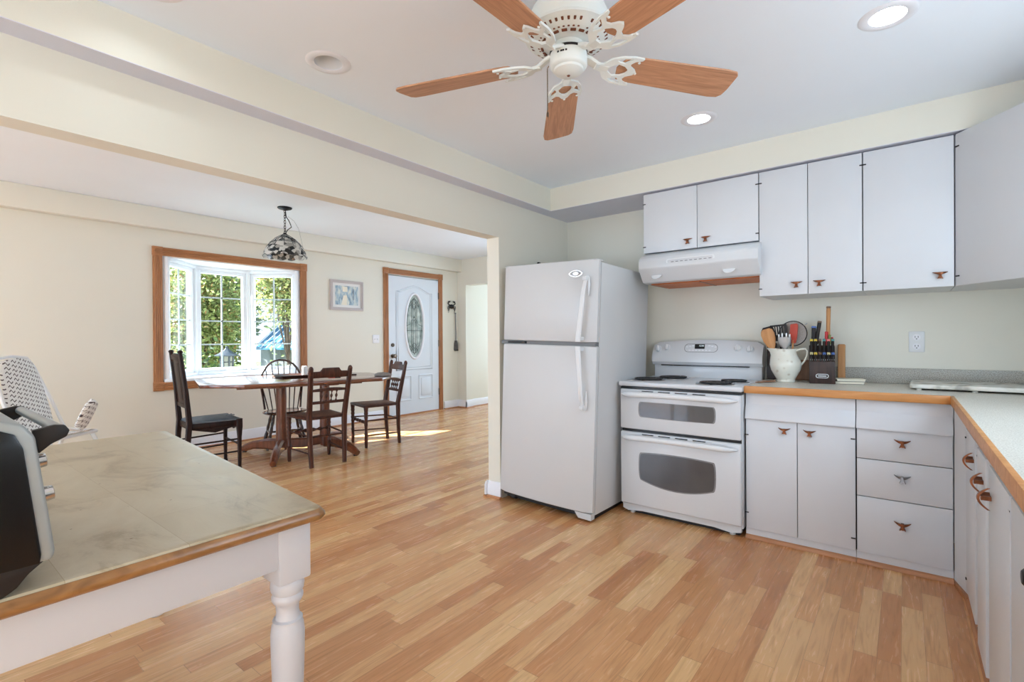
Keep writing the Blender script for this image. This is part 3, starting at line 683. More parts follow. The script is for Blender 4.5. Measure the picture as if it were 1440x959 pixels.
def oven_door(z0, z1, wz0, wz1, curve, name):
    b = MB(); b.box(.006, RW-.006, .004, .045, z0, z1, M_ENAM, bev=.010, seg=3)
    d = b.build(name, rg)
    x0, x1 = .148, .632
    top = [(x1-(x1-x0)*t, wz1-.004-curve*.25*(2*t-1)**2) for t in [i/16 for i in range(17)]]
    bot = [(x0+(x1-x0)*t, wz0+curve*(2*t-1)**2) for t in [i/16 for i in range(17)]]
    def sm(pts, it=3):
        for _ in range(it): pts = [((p[0]*3+q[0])/4, (p[1]*3+q[1])/4) if k else ((p[0]+3*q[0])/4, (p[1]+3*q[1])/4) for p, q in zip(pts, pts[1:]+pts[:1]) for k in (1, 0)]
        return pts
    o = sm(top+bot); cx, cz = (x0+x1)/2, (wz0+wz1)/2
    w = MB(); w.flat([[(cx+(x-cx)*1.035, cz+(z-cz)*1.07) for x, z in o]], .003, M_OVENE, T(0, .0035, 0) @ FACE_Y)
    w.flat([o], .004, M_OVENG, T(0, .002, 0) @ FACE_Y); w.build('window', d)
    h = MB(); zh = z1-.034; n = 20; rings = []
    for i in range(n+1):
        t = i/n; x = .022+(RW-.044)*t; e = min(t, 1-t); out = .040*min(1, e/.07)**.6; hh = .004+.013*min(1, e/.08)**.6
        rings.append([(x, .002-out+.012*math.sin(a)*1.0-.006, zh+hh*math.cos(a)+.004*(1-(2*t-1)**2)) for a in [2*PI*k/12 for k in range(12)]])
    h.loft(rings, M_PLAST)
    for x in (.06, RW-.06): h.box(x-.02, x+.02, -.035, .006, zh-.008, zh+.008, M_PLAST, bev=.004)
    h.build('handle', d)
    v = MB()
    for k in range(4): v.box(.165+.112*k, .165+.112*k+.078, -.0005, .006, z1-.0125, z1-.0075, M_BLACK)
    v.build('vent_slots', d)
oven_door(.585, .855, .672, .775, .004, 'upper_oven_door')
oven_door(.072, .565, .215, .440, .045, 'lower_oven_door')
b = MB(); b.box(.01, RW-.01, .03, .05, .565, .586, M_BLACK); b.box(.004, RW-.004, .02, .06, .856, .870, M_BLACK); b.build('door_gap', rg)
# backguard
b = MB(); b.box(.012, RW-.012, RD-.085, RD, .90, 1.0, M_ENAM, bev=.004); b.build('backguard', rg)
n = 20; rings = []
for i in range(n+1):
    t = i/n; x = .004+(RW-.008)*t; zt_ = 1.185-.022*(2*t-1)**2-.02*max(0, 1-min(t, 1-t)/.03)**2
    rings.append([(x, RD, .998), (x, RD-.10, .998), (x, RD-.118, 1.02), (x, RD-.116, 1.06), (x, RD-.085, zt_-.02), (x, RD-.065, zt_), (x, RD, zt_)])
b = MB(); b.loft(rings, M_ENAM); pn = b.build('control_panel', rg)
b = MB(); b.box(.07, RW-.09, RD-.1, RD-.08, .990, .999, M_BLACK); b.build('panel_gap', rg)
tilt = math.atan2(.031, .108)
def on_panel(x, z): return T(x, RD-.116+.031*(z-1.06)/.108, z) @ RX(-tilt)
for x, z in ((.052, 1.118), (.120, 1.127), (.628, 1.124), (.708, 1.118)):
    b = MB(); mx = on_panel(x, z) @ RX(PI/2)
    b.lathe([(.026, 0), (.024, .003)], M_PLAST, 24, mx); b.lathe([(.022, .003), (.019, .016), (0, .017)], M_PLAST, 20, mx)
    b.box(-.0055, .0055, -.021, .021, .014, .030, M_PLAST, bev=.003, mx=mx @ RZ(R(8))); b.box(-.026, -.02, -.008, .008, 0, .002, M_GREYP, mx=mx)
    b.build('control_knob', pn)
b = MB(); b.flat([rrect(-.036, .036, -.017, .017, .003)], .003, M_BLACK, on_panel(.362, 1.135) @ FACE_Y); ds = b.build('display', pn)
b = MB(); b.text('12:00', .017, .001, mat('display_digits', srgb(200, 214, 220), .4, var=0, emit=.6), on_panel(.374, 1.140) @ T(0, -.002, 0) @ FACE_Y); b.build('digits', ds)
b = MB()
for (x, z) in [(.27+.022*k, 1.133+.004*k) for k in range(3)]+[(.43+.022*k, 1.141-.004*k) for k in range(3)]+[(.29+.024*k, 1.108) for k in range(7)]:
    b.flat([rrect(-.008, .008, -.004, .004, .002)], .002, M_TRIMW, on_panel(x, z) @ FACE_Y)
b.flat([rrect(-.12, .12, -.036, .028, .028), rrect(-.117, .117, -.033, .025, .026)], .0015, M_GREYP, on_panel(.37, 1.128) @ FACE_Y)
b.build('keypad', pn)

# ================================================================== RANGE HOOD
hd = thing('range_hood', 'white under-cabinet range hood above the electric range', 'hood', (-1.481, KY, 1.585))
HW = .777
prof = [(0, .222), (-.40, .222), (-.46, .20), (-.497, .176), (-.508, .160), (-.516, .105), (-.510, .094), (-.455, .03), (-.44, .012), (-.40, .006), (0, .006)]
b = MB(); b.prism(prof, 0, HW, M_ENAM, 'x', bev=.004); b.build('shell', hd)
b = MB(); b.prism([(-.38, .012), (-.385, -.001), (-.03, -.001), (-.03, .012)], .04, HW-.01, M_FILTER, 'x'); b.box(HW*.49, HW*.51, -.385, -.03, -.003, .001, M_COPPER); b.build('grease_filter', hd)
b = MB(); b.flat([rrect(-.16, .16, -.018, .018, .014), rrect(-.150, .150, -.011, .011, .010)], .006, M_PLAST, T(.36, -.511, .137) @ RX(R(8)) @ FACE_Y)
for k in range(9): b.box(.235+.031*k, .253+.031*k, -.514, -.507, .131, .135, M_GREYP)
b.build('vent_grille', hd)
for x in (.12, .60):
    b = MB(); b.lathe([(.038, 0), (.036, .004), (.026, .004), (.024, .001), (0, .001)], M_PLAST, 20, T(x, -.478, .056) @ RX(PI+R(49))); b.lathe([(.02, .001), (.014, .006), (0, .007)], M_BLKM, 16, T(x, -.478, .056) @ RX(PI+R(49))); b.build('lamp_socket', hd)

# ================================================================== PULLS, HINGES, CABINETS
def pull(mx, m, parent, label=None):
    """curved T-shaped pull: a crescent top bar flaring over a splayed stem; local x across, z up, -y outward"""
    b = MB(); n = 12; up, lo = [], []
    for i in range(n+1):
        t = -1+2*i/n; up.append((t*.031, .013+.0025*t*t)); lo.append((t*.031, .013+.0025*t*t-.0028-.0115*(1-abs(t)**1.6)))
    rings = []
    for (x, zu), (_, zl) in zip(up, lo):
        o = -.003-.022*(1-(x/.031)**2)
        rings.append([(x, o, zu), (x, o-.006, zu-.001), (x, o-.006, zl+.001), (x, o, zl)])
    b.loft(rings, m, mx=mx)
    st = [(-.0045, .004), (.0045, .004), (.0055, -.006), (.012, -.021), (.004, -.017), (0, -.019), (-.004, -.017), (-.012, -.021), (-.0055, -.006)]
    b.prism(st, -.020, -.001, m, 'y', mx=mx)
    b.prism([(-.0055, .010), (.0055, .010), (.006, -.008), (-.006, -.008)], -.022, 0, m, 'y', mx=mx)
    o = b.build('pull', parent)
    if label: o['label'] = label
    return o
def hinge(parent, x, z, y=0, s=1):
    b = MB(); b.box(x-.010, x+.010, y-.004, y+.002, z-.003, z+.003, M_BLKM, bev=.001); return b.build('hinge', parent)
def door_panel(name, parent, x0, x1, z0, z1, y=0, t=.019, m=M_CAB):
    b = MB(); b.box(x0+.0008, x1-.0008, y, y+t, z0, z1, m, bev=.0018); return b.build(name, parent)
def fascia(parent, x0, x1, z0=.716, z1=.866, name='front_panel'):
    b = MB(); b.prism([(.02, z1), (.012, z1), (.012, z1-.062), (.002, z1-.085), (-.010, z0+.03), (-.016, z0+.008), (-.016, z0), (.02, z0)], x0+.001, x1-.001, M_CAB, 'x', bev=.0015)
    return b.build(name, parent)
def toe(parent, x0, x1, y=.012):
    b = MB(); b.box(x0, x1, y, y+.02, .0, .062, M_CAB); b.prism([(y, 0), (y-.02, 0), (y-.02, .008), (y-.013, .018), (y, .022)], x0, x1, M_TOEW, 'x'); return b.build('toe_kick', parent)
CF = 3.202        # base cabinet door face
# two-door base cabinet
bc = thing('base_cabinet', 'white two-door base cabinet beside the range, copper pulls at door tops', 'cabinet', (-.752, CF, 0))
w = .546
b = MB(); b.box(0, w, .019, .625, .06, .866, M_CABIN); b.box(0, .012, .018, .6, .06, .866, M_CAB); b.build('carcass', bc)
fascia(bc, 0, w); toe(bc, 0, w)
d = door_panel('door', bc, .003, .272, .062, .714); pull(T(.209, 0, .665), M_COPPER, d); hinge(d, .008, .62); hinge(d, .008, .155)
d = door_panel('door', bc, .274, w-.001, .062, .714); pull(T(.334, 0, .665), M_COPPER, d); hinge(d, w-.012, .655, s=-1); hinge(d, w-.012, .125, s=-1)
# drawer base
dc = thing('drawer_cabinet', 'white three-drawer base cabinet under the counter corner', 'cabinet', (-.204, CF, 0))
w = .388
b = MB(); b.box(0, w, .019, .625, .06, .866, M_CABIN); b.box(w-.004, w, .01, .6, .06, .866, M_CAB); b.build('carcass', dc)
fascia(dc, 0, w); toe(dc, 0, w)
for z0, z1, zp, m, l in ((.560, .714, .658, M_COPPER, None), (.361, .556, .478, M_NICKEL, 'grey nickel pull'), (.062, .357, .240, M_COPPER, None)):
    d = door_panel('drawer', dc, .002, w-.002, z0, z1); pull(T(.193, 0, zp) @ Matrix.Scale(1.1, 4), m, d, l)
# corner and right-hand run; its doors lie in the plane x = .215 and face -x
XF = .215
cc = thing('corner_cabinet', 'narrow white corner base cabinet where the two counters meet', 'cabinet', (XF, 3.02, 0), -PI/2)
# local frame of the run: x = towards the viewer (world -y), -y = outward (world -x)
b = MB(); b.box(0, .37, .019, .61, .06, .866, M_CABIN); b.build('carcass', cc)
b = MB(); b.loft([[(-.181, -.029, z), (0, .001, z), (0, .018, z), (-.181, .03, z)] for z in (.062, .866)], M_CAB); b.build('filler', cc)
b = MB(); b.loft([[(-.192, -.0295, z), (.0, .018, z), (0, .03, z), (-.192, .03, z)] for z in (0, .062)], M_CAB); b.loft([[(-.190, -.0295, z), (-.150, -.0285, z), (.0, .0, z), (0, .018, z), (-.192, -.029, z)] for z in (0, .02)], M_TOEW); b.build('toe_kick', cc)
b = MB(); b.box(0, .37, .004, .02, .79, .866, M_CAB, bev=.002); b.build('front_rail', cc)
d = door_panel('door', cc, .002, .358, .062, .785); pull(T(.322, 0, .700) @ RY(PI/2) @ Matrix.Scale(1.12, 4), M_COPPER, d); hinge(d, .01, .745); hinge(d, .01, .11)
toe2 = lambda p, x0, x1: toe(p, x0, x1, .018)
toe2(cc, 0, .37)
sb = thing('sink_base_cabinet', 'white two-door base cabinet in the right-hand run, copper pulls side by side', 'cabinet', (XF, 2.648, 0), -PI/2)
w = .85
b = MB(); b.box(0, w, .019, .61, .06, .866, M_CABIN)
for x0, x1 in ((0, .12), (.345, .455), (.84, w)): b.box(x0, x1, .012, .022, .06, .79, M_CAB)
b.build('carcass', sb); b = MB(); b.box(0, w, .004, .02, .79, .866, M_CAB, bev=.002); b.build('front_rail', sb); toe2(sb, 0, w)
d = door_panel('door', sb, .115, .358, .05, .785, -.004); pull(T(.30, -.004, .695) @ RY(PI/2) @ Matrix.Scale(1.12, 4), M_COPPER, d); hinge(d, .108, .75); hinge(d, .108, .10)
d = door_panel('door', sb, .445, .846, .05, .785, -.004); pull(T(.50, -.004, .69) @ RY(PI/2) @ Matrix.Scale(1.12, 4), M_COPPER, d); hinge(d, .835, .745, s=-1)
eb = thing('end_base_cabinet', 'white base cabinet with a round dark knob at the near end of the counter', 'cabinet', (XF, 1.796, 0), -PI/2)
w = .8
b = MB(); b.box(0, w, .019, .61, .06, .866, M_CABIN); b.build('carcass', eb); b = MB(); b.box(0, w, .004, .02, .79, .866, M_CAB, bev=.002); b.build('front_rail', eb); toe2(eb, 0, w)
door_panel('door', eb, .004, .40, .05, .785, -.002); d = door_panel('door', eb, .404, .796, .05, .785, -.002)
b = MB(); b.lathe([(.01, 0), (.008, .014), (.019, .022), (.019, .032), (.012, .038), (0, .039)], M_BLKM, 18, T(.44, -.002, .735) @ RX(PI/2)); b.build('knob', d)

# upper cabinets
UF = 3.425; UZ0, UZ1 = 1.458, 2.236
def upper(name, label, x0, x1, z0, doors):
    t = thing(name, label, 'cabinet', (x0, UF, z0)); w = x1-x0; h = UZ1-z0
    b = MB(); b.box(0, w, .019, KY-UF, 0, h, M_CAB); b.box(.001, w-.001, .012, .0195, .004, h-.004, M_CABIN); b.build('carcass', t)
    for a, c, px_, hs in doors:
        d = door_panel('door', t, a, c, 0, h)
        if px_ is not None: pull(T(px_, 0, .062 if z0 < 1.7 else .052), M_COPPER, d)
        for hx, s in hs: hinge(d, hx, h-.07, s=s); hinge(d, hx, .045, s=s)
    return t
upper('wall_cabinet', 'short white two-door wall cabinet directly over the range hood', -1.485, -.720, 1.812, [(.001, .382, .321, [(.008, 1)]), (.384, .764, .440, [(.757, -1)])])
upper('wall_cabinet', 'tall white two-door wall cabinet over the utensil pitcher and knife block', -.718, -.185, UZ0, [(.001, .265, .206, [(.007, 1)]), (.267, .532, .324, [(.530, -1)])])
upper('wall_cabinet', 'tall white single-door wall cabinet above the outlet', -.183, .203, UZ0, [(.001, .385, .329, [(.006, 1)])])
cw = thing('corner_wall_cabinet', 'white angled corner wall cabinet at the right edge', 'cabinet', (.206, UF, UZ0))
ca = math.atan2(-.80, .60); CLEN = .62; ce = (CLEN*math.cos(ca), CLEN*math.sin(ca))
h = UZ1-UZ0
nv = Vector((-math.sin(ca), math.cos(ca), 0))*.02
b = MB(); b.prism([(0, KY-UF), (0, .02), (nv.x+.004, nv.y), (ce[0]+nv.x, ce[1]+nv.y), (RX_-.206, ce[1]+nv.y), (RX_-.206, KY-UF)], 0, h, M_CAB, 'z'); b.build('carcass', cw)
b = MB(); b.box(.002, CLEN, 0, .019, 0, h, M_CAB, bev=.0025, mx=RZ(ca)); d = b.build('door', cw)
pull(RZ(ca) @ T(.405, 0, .085), M_COPPER, d)
for z in (h-.065, .05):
    b = MB(); b.box(.004, .024, -.004, .002, z-.003, z+.003, M_BLKM, mx=RZ(ca)); b.build('hinge', d)

# ================================================================== COUNTERTOP
CT = .912
b = MB(); L_ = [(-.750, 3.19), (.185, 3.19), (.185, .95), (RX_, .95), (RX_, KY), (-.750, KY)]
b.prism(L_, CT-.04, CT, M_CTOP); ctop = tag(b.build('countertop'), 'L-shaped speckled beige countertop with wooden front edge', 'countertop')
b = MB(); b.box(-.752, .192, 3.176, 3.191, CT-.042, CT, M_EDGE, bev=.002); b.box(.172, .187, .95, 3.190, CT-.042, CT, M_EDGE, bev=.002); b.box(-.752, -.745, 3.185, KY, CT-.04, CT, M_EDGE, bev=.001); b.build('front_edge', ctop)
b = MB(); b.box(-.750, RX_, KY-.019, KY, CT+.0005, CT+.095, M_SPLASH, bev=.002); b.box(RX_-.019, RX_, .95, KY-.019, CT+.0005, CT+.095, M_SPLASH, bev=.002); tag(b.build('backsplash'), 'speckled grey backsplash strip along the back of the counter', 'backsplash')
# outlet
o = thing('wall_outlet', 'white double wall outlet above the counter', 'outlet', (.056, KY, 1.167))
b = MB(); b.box(-.037, .037, -.007, 0, -.062, .062, M_PLAST, bev=.004); b.build('cover_plate', o)
for z in (.027, -.027):
    b = MB(); b.lathe([(.019, 0), (.019, .003), (0, .003)], M_TRIMW, 20, T(0, -.006, z) @ RX(PI/2))
    for x in (-.007, .007): b.box(x-.0014, x+.0014, -.0098, -.008, z-.002, z+.008, M_BLKM)
    b.box(-.003, .003, -.0098, -.008, z-.012, z-.007, M_BLKM); b.build('socket', o)
o = thing('light_switch', 'white light switch plate beside the front door casing', 'switch', (DX, 4.585, 1.215))
b = MB(); b.box(0, .008, -.06, .06, -.062, .062, M_TRIMW, bev=.003); b.build('switch_plate', o)
for y in (-.024, .024): b = MB(); b.box(.007, .018, y-.005, y+.005, -.012, .006, M_PLAST, bev=.002); b.build('toggle', o)

# ================================================================== RECESSED LAMPS
names = {0: 'lit round recessed ceiling lamp near the right edge, above the counter', 1: 'lit round recessed ceiling lamp between the fan and the wall cabinets', 2: 'unlit round recessed ceiling lamp left of the fan', 3: 'lit recessed ceiling lamp at the top edge, close to the beam'}
for i, (x, y, on) in enumerate(LAMPS):
    t = thing('recessed_light', names[i], 'ceiling light', (x, y, CEIL), group='recessed lamps in the kitchen ceiling')
    b = MB(); b.lathe([(.062, .012), (.060, -.002), (.068, -.006), (.090, -.004), (.096, .0), (.096, .001)], M_TRIMW, 40, cap=False); b.build('trim_ring', t)
    if on:
        b = MB(); b.lathe([(.061, .002), (.057, .03), (.050, .045), (.050, .06)], M_BAFF, 36, cap=False); b.build('baffle', t)
        b = MB(); b.lathe([(.050, .040), (.044, .032), (0, .028)], M_LENS, 36, cap=False); b.lathe([(.05, .041), (0, .05)], M_BAFF, 24, cap=False); b.build('lamp_lens', t)
    else:
        b = MB(); b.lathe([(.061, .002), (.058, .04), (.050, .075), (.03, .092), (0, .096)], M_BAFF, 36, cap=False); b.build('baffle', t)

# ================================================================== CEILING FAN
fan = thing('ceiling_fan', 'white ceiling fan with five oak blades and a pull chain', 'ceiling fan', (-.913, 1.482, CEIL))
b = MB(); b.lathe([(.085, 0), (.085, -.05), (.075, -.07), (.10, -.085), (.128, -.10), (.138, -.125), (.140, -.155), (.136, -.168), (.150, -.178), (.150, -.186), (.138, -.192), (.118, -.205), (.085, -.213), (.06, -.215)], M_FANW, 48); b.build('motor_housing', fan)
b = MB()
for k in range(40):
    if k % 8 == 7: continue
    a = 2*PI*k/40+R(54.3)-R(4); mx = RZ(a) @ T(.117, 0, -.2005) @ RY(R(-21.6))
    b.box(-.018, .018, -.0042, .0042, -.003, .003, M_FANV, bev=.0015, mx=mx)
for k in range(20): b.box(-.004, .004, -.009, .009, -.002, .002, M_FANV, mx=RZ(2*PI*k/20+.1) @ T(.092, 0, -.2135) @ RY(R(-14)))
b.build('vent_slots', fan)
b = MB(); b.lathe([(.055, -.21), (.055, -.222), (.052, -.23), (.052, -.24), (.0, -.24)], M_FANW, 32); b.lathe([(.0655, -.238), (.0655, -.246)], M_BLKM, 40); b.build('flywheel', fan)
b = MB(); b.lathe([(.0, -.24), (.064, -.241), (.064, -.285), (.060, -.292), (.052, -.296), (.050, -.303), (.036, -.312), (.0, -.316)], M_FANW, 40)
b.lathe([(.006, -.317), (.004, -.3195), (0, -.32)], M_FANV, 12)
for k, a in enumerate((-.25, -.08, .02, .16)): b.box(-.0025, .0025, -.003, .003, -.002, .002, M_BLKM, mx=RZ(R(-75)+a*1.1) @ T(.064, 0, -.262) @ RY(PI/2))
b.build('switch_housing', fan)
def blade(ang):
    mx = RZ(ang)
    n = 14; root, tip = .185, .664
    out = []
    pts = [(root+.012, -.034), (root+.02, -.052), (root+.06, -.060), (tip-.06, -.072), (tip-.018, -.068), (tip-.004, -.052), (tip, -.02), (tip+.004, .02), (tip+.002, .05), (tip-.012, .066), (tip-.05, .071), (root+.06, .060), (root+.02, .052), (root+.012, .034), (root, 0)]
    b = MB(); b.prism(pts, -.0035, .0035, M_BLADE, 'z', bev=.0018, seg=1)
    pitch = T(0, 0, -.262) @ RX(R(-12))
    bl = b.build('blade', fan, mx=pitch); bl.rotation_euler = (0, 0, ang)
    b = MB()
    outl = [(.100, -.014), (.126, -.020), (.146, -.050), (.182, -.068), (.236, -.076), (.272, -.074), (.268, -.064), (.246, -.056), (.234, -.040), (.240, -.026), (.262, -.013), (.272, 0)]
    outl = [(x if x < .2 else x-.012, y*.9) for x, y in outl]; outl += [(x, -y) for x, y in outl[-2::-1]]
    h1 = [(.150, -.009), (.176, -.028), (.205, -.022), (.222, -.010), (.226, 0), (.222, .010), (.205, .022), (.176, .028), (.150, .009)]
    h2 = [(.166, -.043), (.186, -.054), (.222, -.060), (.212, -.046), (.200, -.034), (.182, -.036)]
    b.flat([outl, h1, h2, [(x, -y) for x, y in h2]], .007, M_FANW, T(0, 0, -.009))
    b.bar([(.050, 0, .022), (.08, 0, .012), (.11, 0, -.006), (.150, 0, -.010)], [(.036, .012), (.034, .013), (.032, .013), (.026, .009)], M_FANW, xd=(0, 1, 0))
    for y in (-.05, 0, .05): b.lathe([(.005, -.014), (.004, -.0165), (0, -.017)], M_FANW, 10, cx=.246 if y else .256, cy=y)
    b.build('blade_iron', bl, mx=pitch)
for k in range(5): blade(R(54.3+72*k))
b = MB(); b.tube([(-.062, -.030, -.275), (-.066, -.033, -.285), (-.066, -.033, -.435)], .0016, M_BRASS, 6)
for k in range(28): b.sphere((-.066, -.033, -.288-.0052*k), .0024, M_BRASS, u=6, v=4)
b.lathe([(.0, -.455), (.004, -.450), (.004, -.44), (.0015, -.434)], M_BRASS, 10, cx=-.066, cy=-.033); b.build('pull_chain', fan)

# ================================================================== PENDANT LAMP
pd = thing('pendant_lamp', 'black and white stained-glass dome pendant hanging over the dining table', 'pendant lamp', (-5.135, 2.64, DC))
b = MB(); b.lathe([(.072, 0), (.072, -.008), (.062, -.016), (.03, -.026), (.012, -.032), (0, -.032)], M_WROUGHT, 28); b.build('ceiling_canopy', pd)
b = MB()
for k in range(9):
    z = -.04-.028*k; pts = [(.009*math.cos(a)*(1 if k % 2 else .15), .009*math.cos(a)*(.15 if k % 2 else 1), z+.019*math.sin(a)) for a in [2*PI*i/12 for i in range(12)]]
    b.tube(pts, .003, M_WROUGHT, 6, closed=True)
b.build('chain', pd)
b = MB(); b.tube([(.004, .004, -.03), (.010, .010, -.10), (.02, .03, -.13), (.035, .045, -.18), (.038, .05, -.205), (.02, .02, -.235), (0, 0, -.28)], .0045, M_WROUGHT, 8); b.tube([(.02, .02, -.09), (.07, .06, -.14), (.11, .09, -.22), (.14, .10, -.33), (.16, .11, -.42)], .0012, M_GREYP, 5); b.build('cord', pd)
Z0 = -.285
b = MB(); seg = 48; prof = [(.018, 0), (.05, -.016), (.10, -.048), (.145, -.092), (.18, -.14), (.203, -.185), (.214, -.225)]
rings = []
for i, (r, z) in enumerate(prof):
    rings.append([(r*math.cos(2*PI*k/seg), r*math.sin(2*PI*k/seg), Z0+z-(.018*abs(math.sin(2*PI*k/seg*6)) if i == len(prof)-1 else 0)+.24) for k in range(seg)])
for i, (r, z) in enumerate(prof[::-1]):
    r -= .004; rings.append([(r*math.cos(2*PI*k/seg), r*math.sin(2*PI*k/seg), Z0+z-(.018*abs(math.sin(2*PI*k/seg*6)) if i == 0 else 0)+.236) for k in range(seg)])
b.loft(rings, M_SHADE, cap=False); sh = b.build('shade', pd); sh.location = (0, 0, -.24)
b = MB()
for k in range(12):
    a = 2*PI*k/12; b.tube([(r*math.cos(a)*1.005, r*math.sin(a)*1.005, Z0+z+.001) for r, z in prof[:5]], .0026, M_LEAD, 6)
for r, z in (prof[1], prof[2], prof[3]): b.tube([(r*1.005*math.cos(2*PI*k/36), r*1.005*math.sin(2*PI*k/36), Z0+z) for k in range(36)], .0024, M_LEAD, 6, closed=True)
r, z = prof[-1]
b.tube([(r*1.004*math.cos(2*PI*k/48), r*1.004*math.sin(2*PI*k/48), Z0+z-.018*abs(math.sin(2*PI*k/48*6))) for k in range(48)], .003, M_LEAD, 6, closed=True)
b.lathe([(.0, .02), (.014, .016), (.022, .002), (.026, -.004)], M_WROUGHT, 20, T(0, 0, Z0)); b.build('leading', sh, mx=T(0, 0, .24))
b = MB(); b.lathe([(.016, -.01), (.016, -.06), (.012, -.065)], M_WROUGHT, 16, T(0, 0, Z0)); b.sphere((0, 0, Z0-.095), .03, M_PLAST); b.build('bulb', pd)

# ================================================================== ISLAND TABLE (foreground)
it = thing('work_table', 'white farmhouse work table with worn butcher-block top in the foreground', 'table', (0, 0, 0))
TT = .79
Q = [(-1.122, .682), (-2.685, .812), (-2.67, -.70), (-1.115, -.70)]
def inset(Q, d):
    out = []; n = len(Q); cx = sum(q[0] for q in Q)/n; cy = sum(q[1] for q in Q)/n
    return [(x+d*(1 if x < cx else -1), y+d*(1 if y < cy else -1)) for x, y in Q]
def roundq(Q, r):
    out = []; n = len(Q)
    for i, p in enumerate(Q):
        p = Vector(p); a = Vector(Q[i-1]); c = Vector(Q[(i+1) % n]); A = p+(a-p).normalized()*r; C = p+(c-p).normalized()*r
        out += [tuple((1-t)**2*A+2*t*(1-t)*p+t*t*C) for t in (0, .33, .67, 1)]
    return out
b = MB(); rings = []
for d, z in ((.022, TT-.034), (.006, TT-.030), (0, TT-.022), (.001, TT-.014), (.008, TT-.004)): rings.append([(x, y, z) for x, y in roundq(inset(Q, d), .025)])
b.loft(rings, M_BEDGE)
rings = [[(x, y, z) for x, y in roundq(inset(Q, d), .025)] for d, z in ((.009, TT-.006), (.013, TT))]
b.loft(rings, M_BUTCH); b.build('table_top', it, angle=50)
L1, L2, L3, L4 = (-1.205, .618), (-2.585, .735), (-2.58, -.62), (-1.2, -.62)
def tleg(p):
    b = MB(); b.box(p[0]-.041, p[0]+.041, p[1]-.041, p[1]+.041, .612, TT-.034, M_TABW, bev=.006)
    b.lathe([(.026, 0), (.030, .004), (.031, .02), (.028, .032), (.022, .036), (.021, .05), (.026, .12), (.033, .26), (.0385, .42), (.0395, .475), (.037, .498), (.034, .506), (.035, .512), (.029, .516), (.026, .53), (.027, .548), (.032, .555), (.036, .562), (.037, .57), (.034, .578), (.0375, .584), (.0395, .597), (.038, .610), (.030, .620)], M_TABW, 32, cx=p[0], cy=p[1])
    return b.build('leg', it)
for p in (L1, L2, L3, L4): tleg(p)
for A, C in ((L1, L4), (L2, L3), (L1, L2), (L4, L3)):
    b = MB(); A = Vector(A); C = Vector(C); d = (C-A).normalized(); nrm = Vector((-d.y, d.x)); mid = Vector((-1.9, 0)); s_ = 1 if (A-mid).dot(nrm) > 0 else -1
    A2 = A+d*.04+nrm*s_*.026; C2 = C-d*.04+nrm*s_*.026; L = (C2-A2).length
    b.box(0, L, -.011, .011, .655, TT-.034, M_TABW, bev=.002, mx=T(A2.x, A2.y, 0) @ RZ(math.atan2(d.y, d.x))); b.build('apron', it)

# ================================================================== TOASTER OVEN
ov = thing('toaster_oven', 'silver and black toaster oven on the near left corner of the work table', 'toaster oven', (-1.12, .165, TT))
# local: x 0 = near side, runs to -.47 ; y 0 = front plane, runs back to -.36 ; z from table top
OW, OD = .47, .36
def side_prof(ins):
    f0, f1 = .012-ins, -.014-ins
    return [(f0-.004, .046+ins), (f0, .06+ins), (f1+.003, .255-ins), (f1-.012, .277-ins), (f1-.040, .287-ins), (-.16, .296-ins), (-OD+.03+ins, .292-ins), (-OD+ins, .265-ins), (-OD+ins, .046+ins)]
b = MB(); b.prism(side_prof(0), -OW, 0, M_SILV, 'x', bev=.006, seg=3); ob = b.build('shell', ov)
b = MB()
pp = [(-.008, .046), (-.006, .06), (-.026, .238), (-.036, .262), (-.060, .274), (-.16, .281), (-OD+.012, .276), (-OD+.012, .046)]
b.prism(pp, .0, .004, M_BLACK, 'x', bev=.002); b.build('side_panel', ov)
b = MB(); b.prism(pp, -OW-.004, -OW, M_BLACK, 'x', bev=.002); b.build('side_panel', ov)
b = MB(); b.prism([(.0, .046), (-.02, .03), (-.034, .012), (-.05, .002), (-.06, 0), (-OD+.03, 0), (-OD+.01, .046)], -OW+.012, -.006, M_BLKM, 'x', bev=.003); b.build('base', ov)
b = MB()
for x in (-.003,): b.box(-OW, .001, -.060, -.057, .286, .2935, M_GREYP)
for k in range(5): b.box(-.20-.045*k, -.175-.045*k, -.20, -.192, .2935, .2985, M_BLKM)
b.build('top_seam', ov)
b = MB(); fr_ = R(-7.3)
def front(x, z): return T(x, .012-.026*(z-.05)/.2+.001, z) @ RX(R(7.4)) @ RX(-PI/2)
b.flat([rrect(-.150, .150, -.085, .085, .012)], .008, M_BLACK, front(-.30, .145)); gd = b.build('glass_door', ov)
for x in (-.03, -.44):
    b = MB(); b.prism([(-.012, .262), (.016, .268), (.030, .266), (.036, .256), (.032, .246), (.012, .236), (-.004, .222)], x-.006, x+.006, M_BLKM, 'x', bev=.002); b.build('handle_bracket', gd)
b = MB(); b.tube([(-.44, .024, .258), (-.03, .024, .258)], .0085, M_SILV, 14); b.build('handle_bar', gd)
for z in (.235, .205, .15):
    b = MB(); b.lathe([(.014, 0), (.013, .006), (.012, .015), (.010, .016), (0, .016)], M_CHROME, 20, front(-.035 if z < .2 else -.05, z)); b.lathe([(.0145, 0), (.0145, .003)], M_BLKM, 20, front(-.035 if z < .2 else -.05, z)); b.build('knob', ov)

# ================================================================== HIGH CHAIR
hc = thing('baby_high_chair', 'white baby high chair with squiggle-patterned seat pad behind the toaster oven', 'high chair', (-4.56, .74, 0), R(-50))
